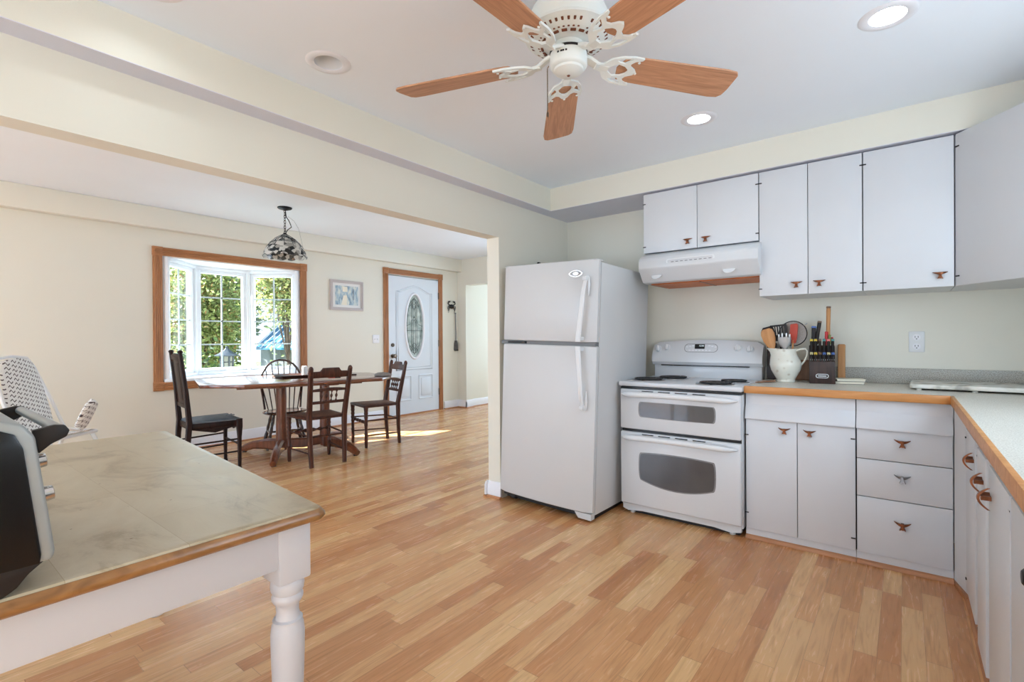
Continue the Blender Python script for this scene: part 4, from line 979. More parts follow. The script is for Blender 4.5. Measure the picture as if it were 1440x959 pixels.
# local: x right, +y forward
def padring(y, z, w, th, lean):
    pts = []
    for k in range(20):
        a = 2*PI*k/20; pts.append((w*math.cos(a)*(1 if abs(math.cos(a)) < .9 else .98), y+th*math.sin(a)*math.cos(lean), z+th*math.sin(a)*math.sin(lean)))
    return pts
b = MB(); rings = []
for y, z, w in ((-.285, 1.085, .05), (-.28, 1.075, .11), (-.268, 1.03, .125), (-.25, .96, .14), (-.22, .86, .15), (-.19, .74, .155), (-.17, .66, .155), (-.15, .60, .15), (-.10, .57, .15), (0, .56, .15), (.10, .575, .15), (.14, .58, .14)):
    rings.append(padring(y, z, w, .022, R(20)))
b.loft(rings, M_SQUIG); b.build('seat_pad', hc)
b = MB(); rings = []
for t in [i/8 for i in range(9)]:
    w = .055*math.sqrt(max(.02, 1-(2*t-1)**6)); c = Vector((0, .14+.10*t, .60+.20*t))
    rings.append([(w*math.cos(a)*1.0, c.y+.018*math.sin(a), c.z-.012*math.sin(a)) for a in [2*PI*k/14 for k in range(14)]])
b.loft(rings, M_SQUIG); b.build('front_bolster', hc)
b = MB(); b.tube([(-.15, -.30, 1.03), (-.10, -.30, 1.09), (0, -.305, 1.105), (.10, -.30, 1.09), (.15, -.28, 1.0), (.17, -.2, .8), (.17, -.1, .58), (.17, .12, .56), (-.17, .12, .56), (-.17, -.1, .58), (-.17, -.2, .8)], .011, M_PLAST, 8, closed=True); b.build('seat_frame', hc)
for sx_ in (-1, 1):
    for y0, y1 in ((.08, .30), (-.1, -.34)):
        b = MB(); b.tube([(sx_*.165, y0, .57), (sx_*.27, y1, .012)], [.013, .011], M_CLEAR, 10); b.lathe([(.017, 0), (.017, .03)], M_PLAST, 12, cx=sx_*.27, cy=y1); b.build('leg', hc)
b = MB(); b.box(-.22, .22, .26, .30, .18, .20, M_PLAST, bev=.006); b.tube([(-.24, .17, .35), (.24, .17, .35)], .009, M_CLEAR, 8); b.build('footrest', hc)

# ================================================================== DINING TABLE
DA = R(-18.06)
dt = thing('dining_table', 'long eight-sided reddish-brown double-pedestal dining table by the bay window', 'table', (-5.109, 2.754, 0), DA)
TH = .80
hw, hl, cx_, cy_ = .62, .895, .24, .30
octo = [(hw, -hl+cy_+.03), (hw, hl-cy_*.6), (hw-cx_, hl), (-hw+cx_, hl), (-hw, hl-cy_), (-hw, -hl+cy_), (-hw+cx_-.10, -hl-.035), (hw-cx_, -hl-.01)]
b = MB(); b.prism(octo, TH-.032, TH, M_TABLE, 'z', bev=.007); tp = b.build('table_top', dt)
b = MB(); b.box(-hw+.02, hw-.02, -.0015, .0015, TH-.001, TH+.0006, M_LEAD)
b.build('leaf_seam', tp)
for s in (-1, 1):
    b = MB(); b.prism(rrect(-.40, .40, s*.27-.075, s*.27+.075, .05), TH-.068, TH-.032, M_TABLEB, 'z', bev=.006); b.build('cross_support', dt)
b = MB(); b.box(-.05, .05, -.62, .62, TH-.075, TH-.036, M_TABLEB, bev=.005); b.box(-.30, -.26, -.6, .6, TH-.07, TH-.033, M_TABLEB, bev=.004); b.box(.26, .30, -.6, .6, TH-.07, TH-.033, M_TABLEB, bev=.004); b.build('slide_rail', dt)
PY = {-1: -.165, 1: .275}
for s in (-1, 1):
    b = MB(); b.lathe([(.052, .05), (.056, .12), (.054, .3), (.050, .45), (.053, .6), (.050, TH-.07)], M_TABLEB, 24, cx=0, cy=PY[s]); b.build('pedestal_column', dt)
    for q in (1, -1):
        dirv = Vector((.54, .20 if s > 0 else -.16)) if q > 0 else Vector((-.38, s*.33)); L = dirv.length; dv = dirv/L
        pts, sz = [], []
        for t, z, h_, w_ in ((0, .10, .14, .075), (.35, .105, .11, .072), (.7, .085, .085, .068), (.92, .048, .075, .064), (1.0, .030, .055, .056)):
            pts.append((dv.x*L*t, PY[s]+dv.y*L*t, z)); sz.append((w_, h_))
        b = MB(); b.bar(pts, sz, M_TABLEB, xd=(-dv.y, dv.x, 0), bev=.02); b.lathe([(.022, 0), (.022, .02)], M_BLKM, 12, cx=dirv.x*.94, cy=PY[s]+dirv.y*.94); b.build('foot', dt)
b = MB(); b.bar([(0, -.165, .12), (0, .05, .10), (0, .275, .12)], (.06, .10), M_TABLEB, xd=(1, 0, 0), bev=.012); b.build('stretcher', dt)

# ================================================================== DINING CHAIRS
def turned(b, p0, p1, m, bulge=.006, r=.011, beads=3):
    p0, p1 = Vector(p0), Vector(p1); n = 10*beads; pts = [p0+(p1-p0)*i/n for i in range(n+1)]
    b.tube(pts, [r+bulge*math.cos(2*PI*beads*i/n)*(1 if 0 < i < n else .3) for i in range(n+1)], m, 10)
def pub_chair():
    t = thing('dining_chair', '', 'chair')
    W = M_DKWOOD
    for s in (-1, 1):     # rear posts, raked back above the seat; +y is the front
        b = MB(); b.bar([(s*.165, -.215, 0), (s*.172, -.20, .22), (s*.176, -.195, .47), (s*.182, -.225, .62), (s*.190, -.262, .80), (s*.195, -.285, .925)], [(.040, .032), (.044, .038), (.050, .044), (.048, .040), (.046, .036), (.044, .032)], W, bev=.010)
        b.sphere((s*.195, -.2875, .928), .023, W, (1, .85, 1.25)); b.build('back_post', t)
        b = MB(); b.lathe([(.014, 0), (.017, .02), (.019, .10), (.016, .14), (.021, .155), (.016, .17), (.017, .24), (.021, .26), (.017, .275), (.022, .30), (.017, .32), (.022, .34), (.018, .36), (.023, .385), (.020, .40), (.024, .43), (.026, .455), (.024, .47)], W, 16, cx=s*.205, cy=.20); b.build('front_leg', t)
    b = MB(); pr = [(-.20, .195), (-.23, .20), (-.232, .225), (.232, .225), (.23, .20), (.19, -.21), (-.19, -.21)]
    b.prism([(-.232, .20), (-.215, .228), (.215, .228), (.232, .20), (.196, -.205), (-.196, -.205)], .445, .47, W, 'z', bev=.008)
    b.build('seat_frame', t)
    b = MB(); b.prism([(-.20, .20), (.20, .20), (.165, -.185), (-.165, -.185)], .468, .474, M_SEATW, 'z', bev=.003); b.build('woven_seat', t)
    # crest with raised middle
    b = MB(); c = [(-.185, .845), (.185, .845), (.187, .905), (.105, .908), (.092, .922), (.080, .94), (-.080, .94), (-.092, .922), (-.105, .908), (-.187, .905)]
    b.prism(c, -.010, .010, W, 'y', bev=.004, mx=T(0, -.278, .885) @ RX(R(10)) @ T(0, 0, -.885)); b.build('crest_rail', t)
    b = MB(); c = [(-.178, .715), (.178, .715), (.18, .735)]+[(.18-.36*i/10, .735+.014*math.sin(PI*i/10)) for i in range(1, 10)]+[(-.18, .735)]
    b.prism(c, -.010, .010, W, 'y', bev=.003, mx=T(0, -.25, 0)); b.build('upper_rail', t)
    b = MB(); b.box(-.176, .176, -.232, -.212, .595, .622, W, bev=.004); b.build('lower_rail', t)
    for k in range(4):
        b = MB(); x = -.075+.05*k; turned(b, (x, -.223, .615), (x, -.248, .722), W, .004, .0085, 2); b.build('spindle', t)
    b = MB(); turned(b, (-.19, .205, .285), (.19, .205, .285), W, .006, .014, 5); b.build('front_stretcher', t)
    b = MB()
    b.tube([(-.165, -.205, .285), (.165, -.205, .285)], .009, W, 8); b.build('rear_stretcher', t)
    for s in (-1, 1):
        for z in (.135, .30): b = MB(); b.tube([(s*.202, .20, z), (s*.168, -.208, z-.01)], [.0085, .0085], W, 8); b.build('side_stretcher', t)
    return t
def place(t, x, y, fx, fy, label, group=None):
    t.location = (x, y, 0); t.rotation_euler = (0, 0, math.atan2(fy, fx)-PI/2); t['label'] = label
    if group: t['group'] = group
    return t
c2 = place(pub_chair(), -4.572, 2.672, -.995, .10, 'dark brown spindle-back chair with its back to the kitchen, at the table side')
c3 = place(copy_tree(c2), -4.845, 3.56, -.24, -.97, 'dark brown spindle-back chair at the table end nearest the front door')

# tall panel-back chair at the near end
t = thing('dining_chair', '', 'chair'); W = M_BKWOOD
for s in (-1, 1):
    b = MB(); b.bar([(s*.185, -.235, 0), (s*.19, -.215, .25), (s*.195, -.20, .47), (s*.19, -.222, .75), (s*.182, -.262, 1.10)], [(.036, .038), (.04, .042), (.042, .044), (.038, .036), (.034, .030)], W, bev=.006)
    b.lathe([(.017, 0), (.021, .008), (.020, .018), (.010, .026), (0, .028)], W, 12, T(s*.182, -.262, 1.095)); b.build('back_post', t)
    b = MB(); b.bar([(s*.225, .195, .03), (s*.225, .195, .30), (s*.225, .195, .40), (s*.225, .195, .475)], [(.026, .026), (.032, .032), (.046, .046), (.046, .046)], W, bev=.004)
    b.lathe([(.010, 0), (.020, .004), (.021, .016), (.012, .03)], W, 12, cx=s*.225, cy=.195); b.build('front_leg', t)
b = MB(); b.prism([(-.205, .213), (.205, .213), (.188, -.20), (-.188, -.20)], .405, .462, W, 'z', bev=.006)
b.prism([(-.20, .41), (-.12, .385), (-.05, .36), (0, .372), (.05, .36), (.12, .385), (.20, .41)], .19, .20, W, 'y')
b.prism([(-.19, .41), (-.1, .388), (0, .365), (.1, .388), (.19, .41)], -.206, -.196, W, 'x'); b.prism([(-.19, .41), (-.1, .388), (0, .365), (.1, .388), (.19, .41)], .196, .206, W, 'x'); b.build('seat_frame', t)
b = MB(); rings = [[(x*k, y*k2, z) for x, y in roundq([(.225, .215), (-.225, .215), (-.195, -.19), (.195, -.19)], .04)] for z, k, k2 in ((.460, .94, .94), (.464, 1, 1), (.472, 1, 1), (.480, .93, .93), (.478, .5, .5))]
b.loft(rings, M_CUSH)
b.tube([(.02, .14, .492), (.05, .15, .498), (.09, .17, .50), (.10, .19, .497)], .005, M_CUSH, 6); b.tube([(.06, .16, .495), (.03, .18, .50), (.11, .15, .503)], .005, M_CUSH, 6); b.build('seat_pad', t)
lean = R(6)
bk = T(0, -.210, .62) @ RX(lean)
b = MB(); b.prism([(-.172, .415)]+[(-.172+.344*i/10, .455+.02*math.sin(PI*i/10)) for i in range(11)]+[(.172, .415)], -.012, .012, W, 'y', bev=.005, mx=bk); b.build('crest_rail', t)
b = MB(); b.box(-.172, .172, -.011, .011, -.02, .02, W, bev=.004, mx=bk); b.build('lower_rail', t)
b = MB(); b.box(-.115, .115, -.007, .007, .015, .425, W, bev=.003, mx=bk); b.box(-.085, .085, -.010, .010, .05, .39, W, bev=.003, mx=bk); b.build('splat', t)
for s in (-1, 1): b = MB(); b.box(s*.148-.012, s*.148+.012, -.006, .006, .015, .425, W, bev=.003, mx=bk); b.build('slat', t)
for s in (-1, 1):
    for z in (.17, .285): b = MB(); b.tube([(s*.222, .19, z), (s*.188, -.222, z-.01)], [.008, .008], W, 8); b.build('side_stretcher', t)
b = MB(); b.tube([(-.215, .195, .235), (.215, .195, .235)], .009, W, 8); b.build('front_stretcher', t)
b = MB(); b.tube([(-.188, -.215, .20), (.188, -.215, .20)], .009, W, 8); b.build('rear_stretcher', t)
place(t, -5.137, 1.895, .12, .993, 'tall near-black panel-back chair with a seat pad, at the table end facing the doorway wall')
t['label'] = 'tall near-black panel-back chair with a blue-grey seat pad, closest to the work table'

# windsor chair on the window side
t = thing('windsor_chair', 'grey-brown hoop-back windsor chair on the window side of the dining table', 'chair', (-5.56, 2.84, 0), math.atan2(-.34, .94)-PI/2); W = M_WINDS
SZ = .405
b = MB(); sh_ = [(.20*math.cos(a)*(1.0 if math.sin(a) < 0 else 1.06), .19*math.sin(a)*(1.0 if math.sin(a) > 0 else 1.1)) for a in [2*PI*k/32 for k in range(32)]]
rings = [[(x*k*1.1, y*k, z) for x, y in sh_] for z, k in ((SZ-.034, .86), (SZ-.020, .98), (SZ-.008, 1.0), (SZ, .965), (SZ-.006, .6))]
b.loft(rings, W); b.build('seat', t)
for sx_, sy_ in ((-1, 1), (1, 1), (-1, -1), (1, -1)):
    p0 = Vector((sx_*.125, sy_*.115, SZ-.03)); p1 = Vector((sx_*.20, sy_*.185, 0)); b = MB()
    rr = [.012, .015, .018, .014, .018, .013, .020, .022, .018, .012]; n = len(rr)-1
    b.tube([p0+(p1-p0)*i/n for i in range(n+1)], rr, W, 12); b.build('leg', t)
for s in (-1, 1): b = MB(); b.tube([(s*.168, .15, .17), (s*.166, 0, .168), (s*.168, -.15, .17)], [.009, .014, .009], W, 8); b.build('side_stretcher', t)
b = MB(); b.tube([(-.165, 0, .168), (0, 0, .168), (.165, 0, .168)], [.009, .014, .009], W, 8); b.build('cross_stretcher', t)
def hoop(a):      # a from 0 (right foot) over the top to pi
    x = .25*math.cos(a); z = SZ+.565*math.sin(a)**.72 if math.sin(a) > 0 else SZ
    x = x*(1+.12*math.sin(a)**2) if abs(math.cos(a)) > .2 else x*1.12
    if math.sin(a) < .5: x *= .76+.48*math.sin(a)
    return Vector((x, -.17-.16*((z-SZ)/.565), z))
b = MB(); b.tube([hoop(PI*i/40) for i in range(41)], .0125, W, 10); b.build('hoop', t)
for k in range(8):
    x = (-3.5+k)/3.5; best = min((hoop(PI*i/400) for i in range(60, 341)), key=lambda p: abs(p.x-x*.235))
    b = MB(); p0 = Vector((x*.155, -.165+.02*abs(x), SZ-.01)); b.tube([p0, p0*.5+best*.5, best], [.006, .0075, .005], W, 8); b.build('spindle', t)

# ------------------------------------------------------------------ on the dining table
b = MB(); b.lathe([(.0, 0), (.062, .0), (.07, .006), (.066, .012), (.056, .008), (0, .007)], M_BOWLW, 28); o = b.build('coaster'); o.location = (-5.53, 2.765, TH); tag(o, 'round wicker coaster on the dining table, left of the brown tray', 'coaster')
t = thing('serving_tray', 'dark brown rectangular serving tray in the middle of the dining table', 'tray', (-5.24, 2.86, TH+.001), R(-12))
b = MB(); b.box(-.16, .16, -.23, .23, .004, .012, M_TRAY, bev=.003); b.build('tray_base', t)
b = MB(); b.loft([[(x, y, z) for x, y in roundq([(a, c), (-a, c), (-a, -c), (a, -c)], .02)] for a, c, z in ((.155, .225, 0), (.185, .255, .026), (.178, .248, .026), (.150, .22, .008))], M_TRAY, cap=False, closed=True); b.build('tray_rim', t)
t = thing('salt_shaker', 'white cylindrical shaker standing on the brown tray', 'shaker', (-5.315, 2.945, TH+.013))
b = MB(); b.lathe([(.028, 0), (.031, .004), (.029, .06), (.029, .062)], M_PLAST, 24); b.build('body', t); b = MB(); b.lathe([(.0305, .062), (.0305, .085), (.026, .098), (0, .102)], M_PLAST, 24); b.build('lid', t)
t = thing('pen', 'red and black pen lying on the dining table behind the spindle chair', 'pen', (-4.765, 2.985, TH+.006), R(55))
b = MB(); b.lathe([(.006, -.07), (.007, .0)], M_REDU, 10, RY(PI/2)); b.build('barrel', t); b = MB(); b.lathe([(.007, 0), (.0075, .05), (.006, .055), (0, .056)], M_BLKM, 10, RY(PI/2)); b.build('cap', t)
b = MB(); b.box(-.04, .04, -.008, .008, .0, .012, M_BLKM, bev=.004); b.lathe([(.008, -.01), (.008, .01)], M_BLKM, 10, T(-.04, 0, .008) @ RY(PI/2)); o = b.build('black_rod'); o.location = (-4.97, 3.34, TH); o.rotation_euler = (0, 0, R(60)); tag(o, 'small black rod on the far half of the dining table', 'pocket torch')  # plain black rod, use not identified
b = MB(); rings = []
for z, k in ((0, .9), (.01, 1.05), (.025, .95), (.038, .6), (.042, .2)): rings.append([(.09*k*math.cos(a)*(1+.1*math.sin(3*a)), .05*k*math.sin(a)*(1+.12*math.cos(4*a)), z+.004*math.sin(5*a)*(1 if z else 0)) for a in [2*PI*i/24 for i in range(24)]])
b.loft(rings, M_GREYB); o = b.build('folded_cloth'); o.location = (-4.50, 3.40, TH); o.rotation_euler = (0, 0, R(40)); tag(o, 'crumpled grey cloth at the far corner of the dining table', 'cloth')

# ------------------------------------------------------------------ on the dining walls
t = thing('framed_picture', 'pinkish-grey framed blue watercolour print on the cream dining wall', 'picture', (DX, 4.091, 1.834))
pw, ph = .266, .211
b = MB(); mxp = T(.012, 0, 0) @ Matrix(((0, 0, 1, 0), (1, 0, 0, 0), (0, 1, 0, 0), (0, 0, 0, 1)))
def rect(a, c): return [(-a, -c), (a, -c), (a, c), (-a, c)]
for i, (o_, i_, z) in enumerate(((0, .022, 0), (.006, .016, .006), (.02, .036, -.003))): b.flat([rect(pw-o_, ph-o_), rect(pw-i_-.004, ph-i_-.004)], .022, M_PFRAME, mxp @ T(0, 0, z))
b.build('frame', t)
b = MB(); b.box(0, .008, -pw+.03, pw-.03, -ph+.03, ph-.03, M_MAT); b.build('mount', t)
b = MB(); b.box(.007, .0095, -.185, .185, -.135, .135, M_ART)
b.prism([(-.09, -.135), (.0, -.135), (.0, .0), (-.055, .0)], .009, .0101, M_PAPER, 'x'); b.prism([(-.07, .05), (.01, .05), (.01, .125), (-.07, .125)], .009, .0101, M_PAPER, 'x')
b.box(.009, .0102, .10, .108, -.06, .10, M_TRAY); b.build('print', t)
# crab ornament and hanging dustpan
t = thing('crab_ornament', 'dark metal crab ornament on the wall right of the front door', 'ornament', (DX, 6.165, 1.775))
b = MB(); b.sphere((.018, 0, 0), .045, M_WROUGHT, (.4, 1.25, .85), 20, 10); b.build('shell', t)
for s in (-1, 1):
    b = MB(); b.tube([(.018, s*.045, .02), (.02, s*.085, .05), (.02, s*.07, .085), (.02, s*.03, .095)], [.008, .009, .012, .004], M_WROUGHT, 8); b.tube([(.02, s*.075, .07), (.02, s*.05, .075), (.02, s*.03, .08)], [.008, .007, .003], M_WROUGHT, 8); b.build('claw', t)
    for k in range(3):
        b = MB(); b.tube([(.016, s*.045, -.005-.012*k), (.022, s*(.088-.01*k), .0-.028*k), (.012, s*(.095-.012*k), -.05-.03*k)], [.006, .006, .003], M_WROUGHT, 8); b.build('leg', t)
t = thing('hanging_scoop', 'long-handled grey metal scoop hanging on the wall below the crab ornament', 'scoop', (DX, 6.265, 1.04))
b = MB(); b.tube([(.018, -.01, .615), (.018, 0, .30), (.018, .0, .10)], .008, M_GREYP, 8); b.lathe([(.014, 0), (.014, .02)], M_GREYP, 10, T(.018, -.01, .61)); b.build('handle', t)
b = MB(); b.loft([[(.006, -.030+k, z), (.030, -.024+k, z), (.034, .024-k, z), (.006, .030-k, z)] for z, k in ((.14, .012), (.09, -.004), (.0, -.012), (-.03, -.012))], M_RUST); b.box(.008, .04, -.04, .04, -.04, -.022, M_BLKM, bev=.004); b.build('blade', t)

# ================================================================== ON THE COUNTER
# chopping boards leaning against the backsplash
t = thing('chopping_board', 'wide low brown chopping board on edge behind the pitcher and knife block', 'chopping board', (-.565, KY-.024, CT), rot=(R(-3), 0, 0))
b = MB(); b.prism(rrect(-.185, .185, 0, .135, .015), -.018, 0, M_BOARD, 'y', bev=.004); b.build('board', t)
t = thing('chopping_board', 'tall narrow dark-brown board leaning on the wall beside the range', 'chopping board', (-.718, KY-.045, CT), rot=(R(-3), 0, 0))
b = MB(); b.prism(rrect(-.03, .03, 0, .25, .01), -.018, 0, M_BLOCK, 'y', bev=.004); b.build('board', t)
t = thing('chopping_board', 'light wooden chopping board standing on edge right behind the knife block', 'chopping board', (-.318, KY-.026, CT), rot=(R(-3), 0, 0))
b = MB(); b.prism(rrect(-.02, .02, 0, .24, .008), -.018, 0, M_SPOON, 'y', bev=.004); b.build('board', t)

pt = thing('ceramic_pitcher', 'cream ceramic pitcher with raised flowers, holding kitchen utensils', 'pitcher', (-.605, 3.62, CT))
PH = .213
b = MB(); prof = [(.050, 0), (.054, .004), (.052, .016), (.064, .038), (.084, .076), (.092, .11), (.085, .14), (.067, .17), (.060, .19), (.064, PH)]
rings = []; seg = 40
def spout(r, z, a):
    k = max(0, (z-.12)/.093)
    c = max(0, math.cos(a-PI))
    return r+k**1.5*.050*c**4, z+k**2*.006*c**3
for r, z in prof:
    rings.append([(spout(r, z, a)[0]*math.cos(a), spout(r, z, a)[0]*math.sin(a), spout(r, z, a)[1]) for a in [2*PI*i/seg for i in range(seg)]])
for r, z in prof[::-1][:-2]:
    r = max(.01, r-.005); z = max(z, .008); rings.append([(spout(r, z, a)[0]*math.cos(a), spout(r, z, a)[0]*math.sin(a), spout(r, z, a)[1]) for a in [2*PI*i/seg for i in range(seg)]])
b.loft(rings, M_PITCH); b.build('body', pt)
b = MB(); b.tube([(.060, 0, .200), (.085, 0, .212), (.112, 0, .213), (.123, 0, .20), (.120, 0, .17), (.106, 0, .135), (.090, 0, .115), (.080, 0, .11)], [.009, .009, .0085, .008, .0075, .007, .0075, .009], M_WHTPOT, 12, flat=.8); b.build('handle', pt)
def at_pitch(dx, dy, az, tilt): return T(-.595+dx, 3.62+dy, CT+.02) @ RZ(R(az)) @ RX(R(-tilt))
def utensil(name, label, cat, dx, dy, rx, ry, rz_, fn):
    """stands in the pitcher; local z up the handle"""
    t = thing(name, label, cat, (-.605+dx, 3.62+dy, CT+.030), rot=(R(rx), R(ry), R(rz_))); fn(t); return t
def f(t):
    b = MB(); b.tube([(0, 0, 0), (0, 0, .22)], .007, M_SPOON, 8); b.build('handle', t)
    b = MB(); rings = []
    for z, w in ((.18, .009), (.21, .024), (.25, .037), (.29, .040), (.315, .034), (.325, .02)): rings.append([(w*math.cos(a), .006*math.sin(a), z) for a in [2*PI*k/16 for k in range(16)]])
    b.loft(rings, M_SPOON); b.build('blade', t)
utensil('wooden_spoon', 'light beech spatula leaning left in the pitcher', 'spatula', -.02, -.014, 2, -16, 5, f)
def f(t):
    b = MB(); b.tube([(0, 0, 0), (0, 0, .25)], .007, M_BKWOOD, 8); b.build('handle', t)
    b = MB(); rings = []
    for z, w in ((.22, .010), (.25, .028), (.29, .040), (.32, .038), (.338, .024)): rings.append([(w*math.cos(a), .007*math.sin(a)+.004, z) for a in [2*PI*k/16 for k in range(16)]])
    b.loft(rings, M_BKWOOD); b.build('bowl', t)
utensil('wooden_spoon', 'dark wooden spoon behind the light beech spatula in the pitcher', 'spoon', -.022, .001, 0, -15.5, 0, f)
def f(t):
    b = MB(); b.tube([(0, 0, 0), (0, 0, .25)], .006, M_BLKM, 8); b.build('handle', t)
    sl = [[(x-.0035, .275), (x+.0035, .275), (x+.0035, .330), (x-.0035, .330)] for x in (-.028, -.014, 0, .014, .028)]
    b = MB(); b.flat([[(-.024, .235), (.024, .235), (.046, .262), (.048, .342), (-.048, .342), (-.046, .262)]]+sl, .004, M_BLKM, FACE_Y); b.build('slotted_blade', t)
utensil('slotted_turner', 'black slotted turner standing in the pitcher', 'turner', -.010, .021, 0, -6, 4, f)
def f(t):
    b = MB(); b.tube([(0, 0, 0), (0, 0, .24)], .006, M_SPOON, 8); b.build('handle', t)
    b = MB(); b.prism([(-.016, .22), (.016, .22), (.022, .26), (.022, .34), (.012, .348), (-.022, .34), (-.022, .26)], -.005, .005, M_REDU, 'y', bev=.003); b.build('blade', t)
utensil('silicone_spatula', 'red spatula between the black turner and the round sieve', 'spatula', .026, .006, 0, 4, -4, f)
def f(t):
    b = MB(); b.tube([(0, 0, 0), (0, 0, .20)], .006, M_STEEL, 8); b.build('handle', t)
    b = MB(); b.loft([[(w*math.cos(a), -.012*(z-.19)/.1+.010*math.sin(a), z) for a in [2*PI*k/14 for k in range(14)]] for z, w in ((.18, .008), (.20, .026), (.225, .037), (.25, .038), (.26, .036))], M_STEEL)
    for x in (-.030, -.012, .012, .030): b.box(x-.005, x+.005, -.022, -.006, .255, .292-abs(x)*.4, M_STEEL, bev=.003)
    b.build('fork_head', t)
utensil('pasta_fork', 'silver pasta fork at the front of the pitcher', 'pasta fork', .004, -.025, 4, -1, 6, f)
def f(t):
    b = MB(); b.tube([(0, 0, 0), (0, 0, .203)], .006, M_STEEL, 8); b.build('handle', t)
    c = (.0, .283); b = MB(); b.flat([ellipse(c[0], c[1], .080, .080, 40)], .002, M_MESH, FACE_Y); b.build('gauze', t)
    b = MB(); b.tube([(c[0]+.080*math.cos(a), 0, c[1]+.080*math.sin(a)) for a in [2*PI*k/40 for k in range(40)]], .0032, M_WROUGHT, 8, closed=True); b.tube([(.057, 0, .340), (.074, 0, .356)], .004, M_STEEL, 8); b.build('rim', t)
utensil('splatter_screen', 'round grey splatter screen at the back right of the pitcher', 'splatter screen', .008, .026, -3, 5.5, -2, f)

kb = thing('knife_block', 'dark wooden knife block between the pitcher and the notebooks', 'knife block', (-.41, 3.66, CT), R(8))
b = MB(); b.prism([(-.085, 0), (.06, 0), (.06, .235), (-.02, .235), (-.085, .135)], -.068, .068, M_BLOCK, 'x', bev=.003, mx=Matrix.Identity(4)); b.build('block', kb)
b = MB(); b.flat([rrect(-.034, .034, -.013, .013, .012), rrect(-.030, .030, -.009, .009, .008)], .003, M_STEEL, T(0, -.0865, .048) @ FACE_Y); b.flat([rrect(-.022, .022, -.003, .003, .002)], .002, M_STEEL, T(0, -.0862, .048) @ FACE_Y); b.build('oval_badge', kb)
KN = {'yellow': srgb(218, 190, 70), 'teal': srgb(84, 150, 150), 'pink': srgb(224, 130, 128), 'blue': srgb(72, 104, 170), 'cream': srgb(206, 198, 150), 'red': srgb(190, 44, 50), 'green': srgb(120, 130, 74), 'brown': srgb(120, 92, 70)}
KM = {k: mat('knife_band_'+k, c, .4, var=.03) for k, c in KN.items()}
KR = RZ(R(8))
def knife(label, x, y, z, L, band, m=M_BLKM, w=.016, tilt=-34, endm=None, rz=0):
    p = T(-.41, 3.66, CT) @ KR @ Vector((x, y, z)); t = thing('kitchen_knife', label, 'knife', p, rot=(R(tilt), R(rz), R(8)), group='knives in the block')
    b = MB(); b.bar([(0, 0, -.012), (0, -.002, .01), (0, .002, L*.5), (0, -.001, L*.9), (0, 0, L)], [(w*.8, .018), (w, .020), (w*.9, .017), (w, .021), (w*.8, .016)], m, bev=.005); b.build('handle', t)
    b = MB(); b.box(-w*.53, w*.53, -.0108, .0108, L-.012, L+.002, KM[band], bev=.004); b.build('end_cap', t)
    b = MB(); b.box(-w*.45, w*.45, -.0095, .0095, -.002, .008, M_STEEL, bev=.002); b.build('bolster', t)
# two rows of steak knives come out of the slanted face
sx_ = [-.056, -.034, -.011, .011, .034, .056]
rows = [(('cream', 'yellow', 'brown', 'blue', 'cream', 'blue'), -.078, .148, .045), (('yellow', 'yellow', 'brown', 'teal', 'pink', 'teal'), -.052, .19, .085)]
pos = ['first', 'second', 'third', 'fourth', 'fifth', 'sixth']
for r_, (bands, y, z, L) in enumerate(rows):
    for x, bn, ps in zip(sx_, bands, pos): knife(f'small black {bn}-tipped knife, {ps} from the pitcher in the {"lower" if r_ == 0 else "upper"} row', x, y, z, L, bn, tilt=12 if r_ else 16)
knife('large black knife with blue end, on the pitcher side of the block', -.045, -.005, .235, .12, 'blue', w=.026, tilt=2, rz=2)
knife('large dark knife with flared end behind the blue-ended one', -.03, .035, .235, .155, 'brown', w=.022, tilt=-6, rz=8)
knife('tallest knife, light wooden handle, at the back of the block', .035, .045, .235, .245, 'brown', m=M_SPOON, w=.024, tilt=0, rz=1)
knife('red-handled knife near the middle of the block', .022, .0, .235, .085, 'red', m=KM['red'], w=.018, tilt=2, rz=3)
knife('green-handled knife beside the red one', .042, .012, .235, .065, 'green', m=KM['green'], w=.016, tilt=2)
knife('short brown-handled knife at the far side of the block', .054, .02, .235, .05, 'red', m=KM['brown'], w=.016, tilt=0)

for k, (dx, l) in enumerate(((0, 'cream notebook at the bottom of the pair beside the knife block'), (.004, 'cream notebook on top of the pair beside the knife block'))):
    t = thing('notebook', l, 'notebook', (-.272+dx, 3.675, CT+.016*k), R(12+3*k), group='notebooks beside the knife block')
    b = MB(); b.box(-.072, .072, -.05, .05, .0015, .0135, M_PAPER, bev=.001); b.build('pages', t)
    b = MB(); b.box(-.075, .075, -.053, .053, 0, .0018, M_BLOCK); b.box(-.075, .075, -.053, .053, .0132, .0155, M_PAPER, bev=.0008); b.build('cover', t)
t = thing('marble_board', 'white marble pastry board on low feet across the counter corner', 'pastry board', (.285, 3.60, CT), R(-2))
b = MB(); b.prism(rrect(-.26, .26, -.185, .185, .02), .010, .032, M_MARB, 'z', bev=.004); b.build('slab', t)
for x in (-.22, .0, .22):
    for y in (-.16, .16): b = MB(); b.lathe([(.012, 0), (.012, .012)], M_MARB if y < 0 else M_BLKM, 12, cx=x, cy=y); b.build('foot', t)
t = thing('spoon_rest', 'small brown wooden spoon rest lying on the counter by the range', 'spoon rest', (-.70, 3.50, CT), R(72))
b = MB(); b.loft([[(x, w*math.cos(a), .006+.004*math.sin(a)+h_) for a in [2*PI*k/12 for k in range(12)]] for x, w, h_ in ((-.10, .012, 0), (-.05, .018, 0), (0, .030, -.001), (.05, .034, -.001), (.085, .022, 0), (.095, .01, 0))], M_BOARD); b.build('rest', t)

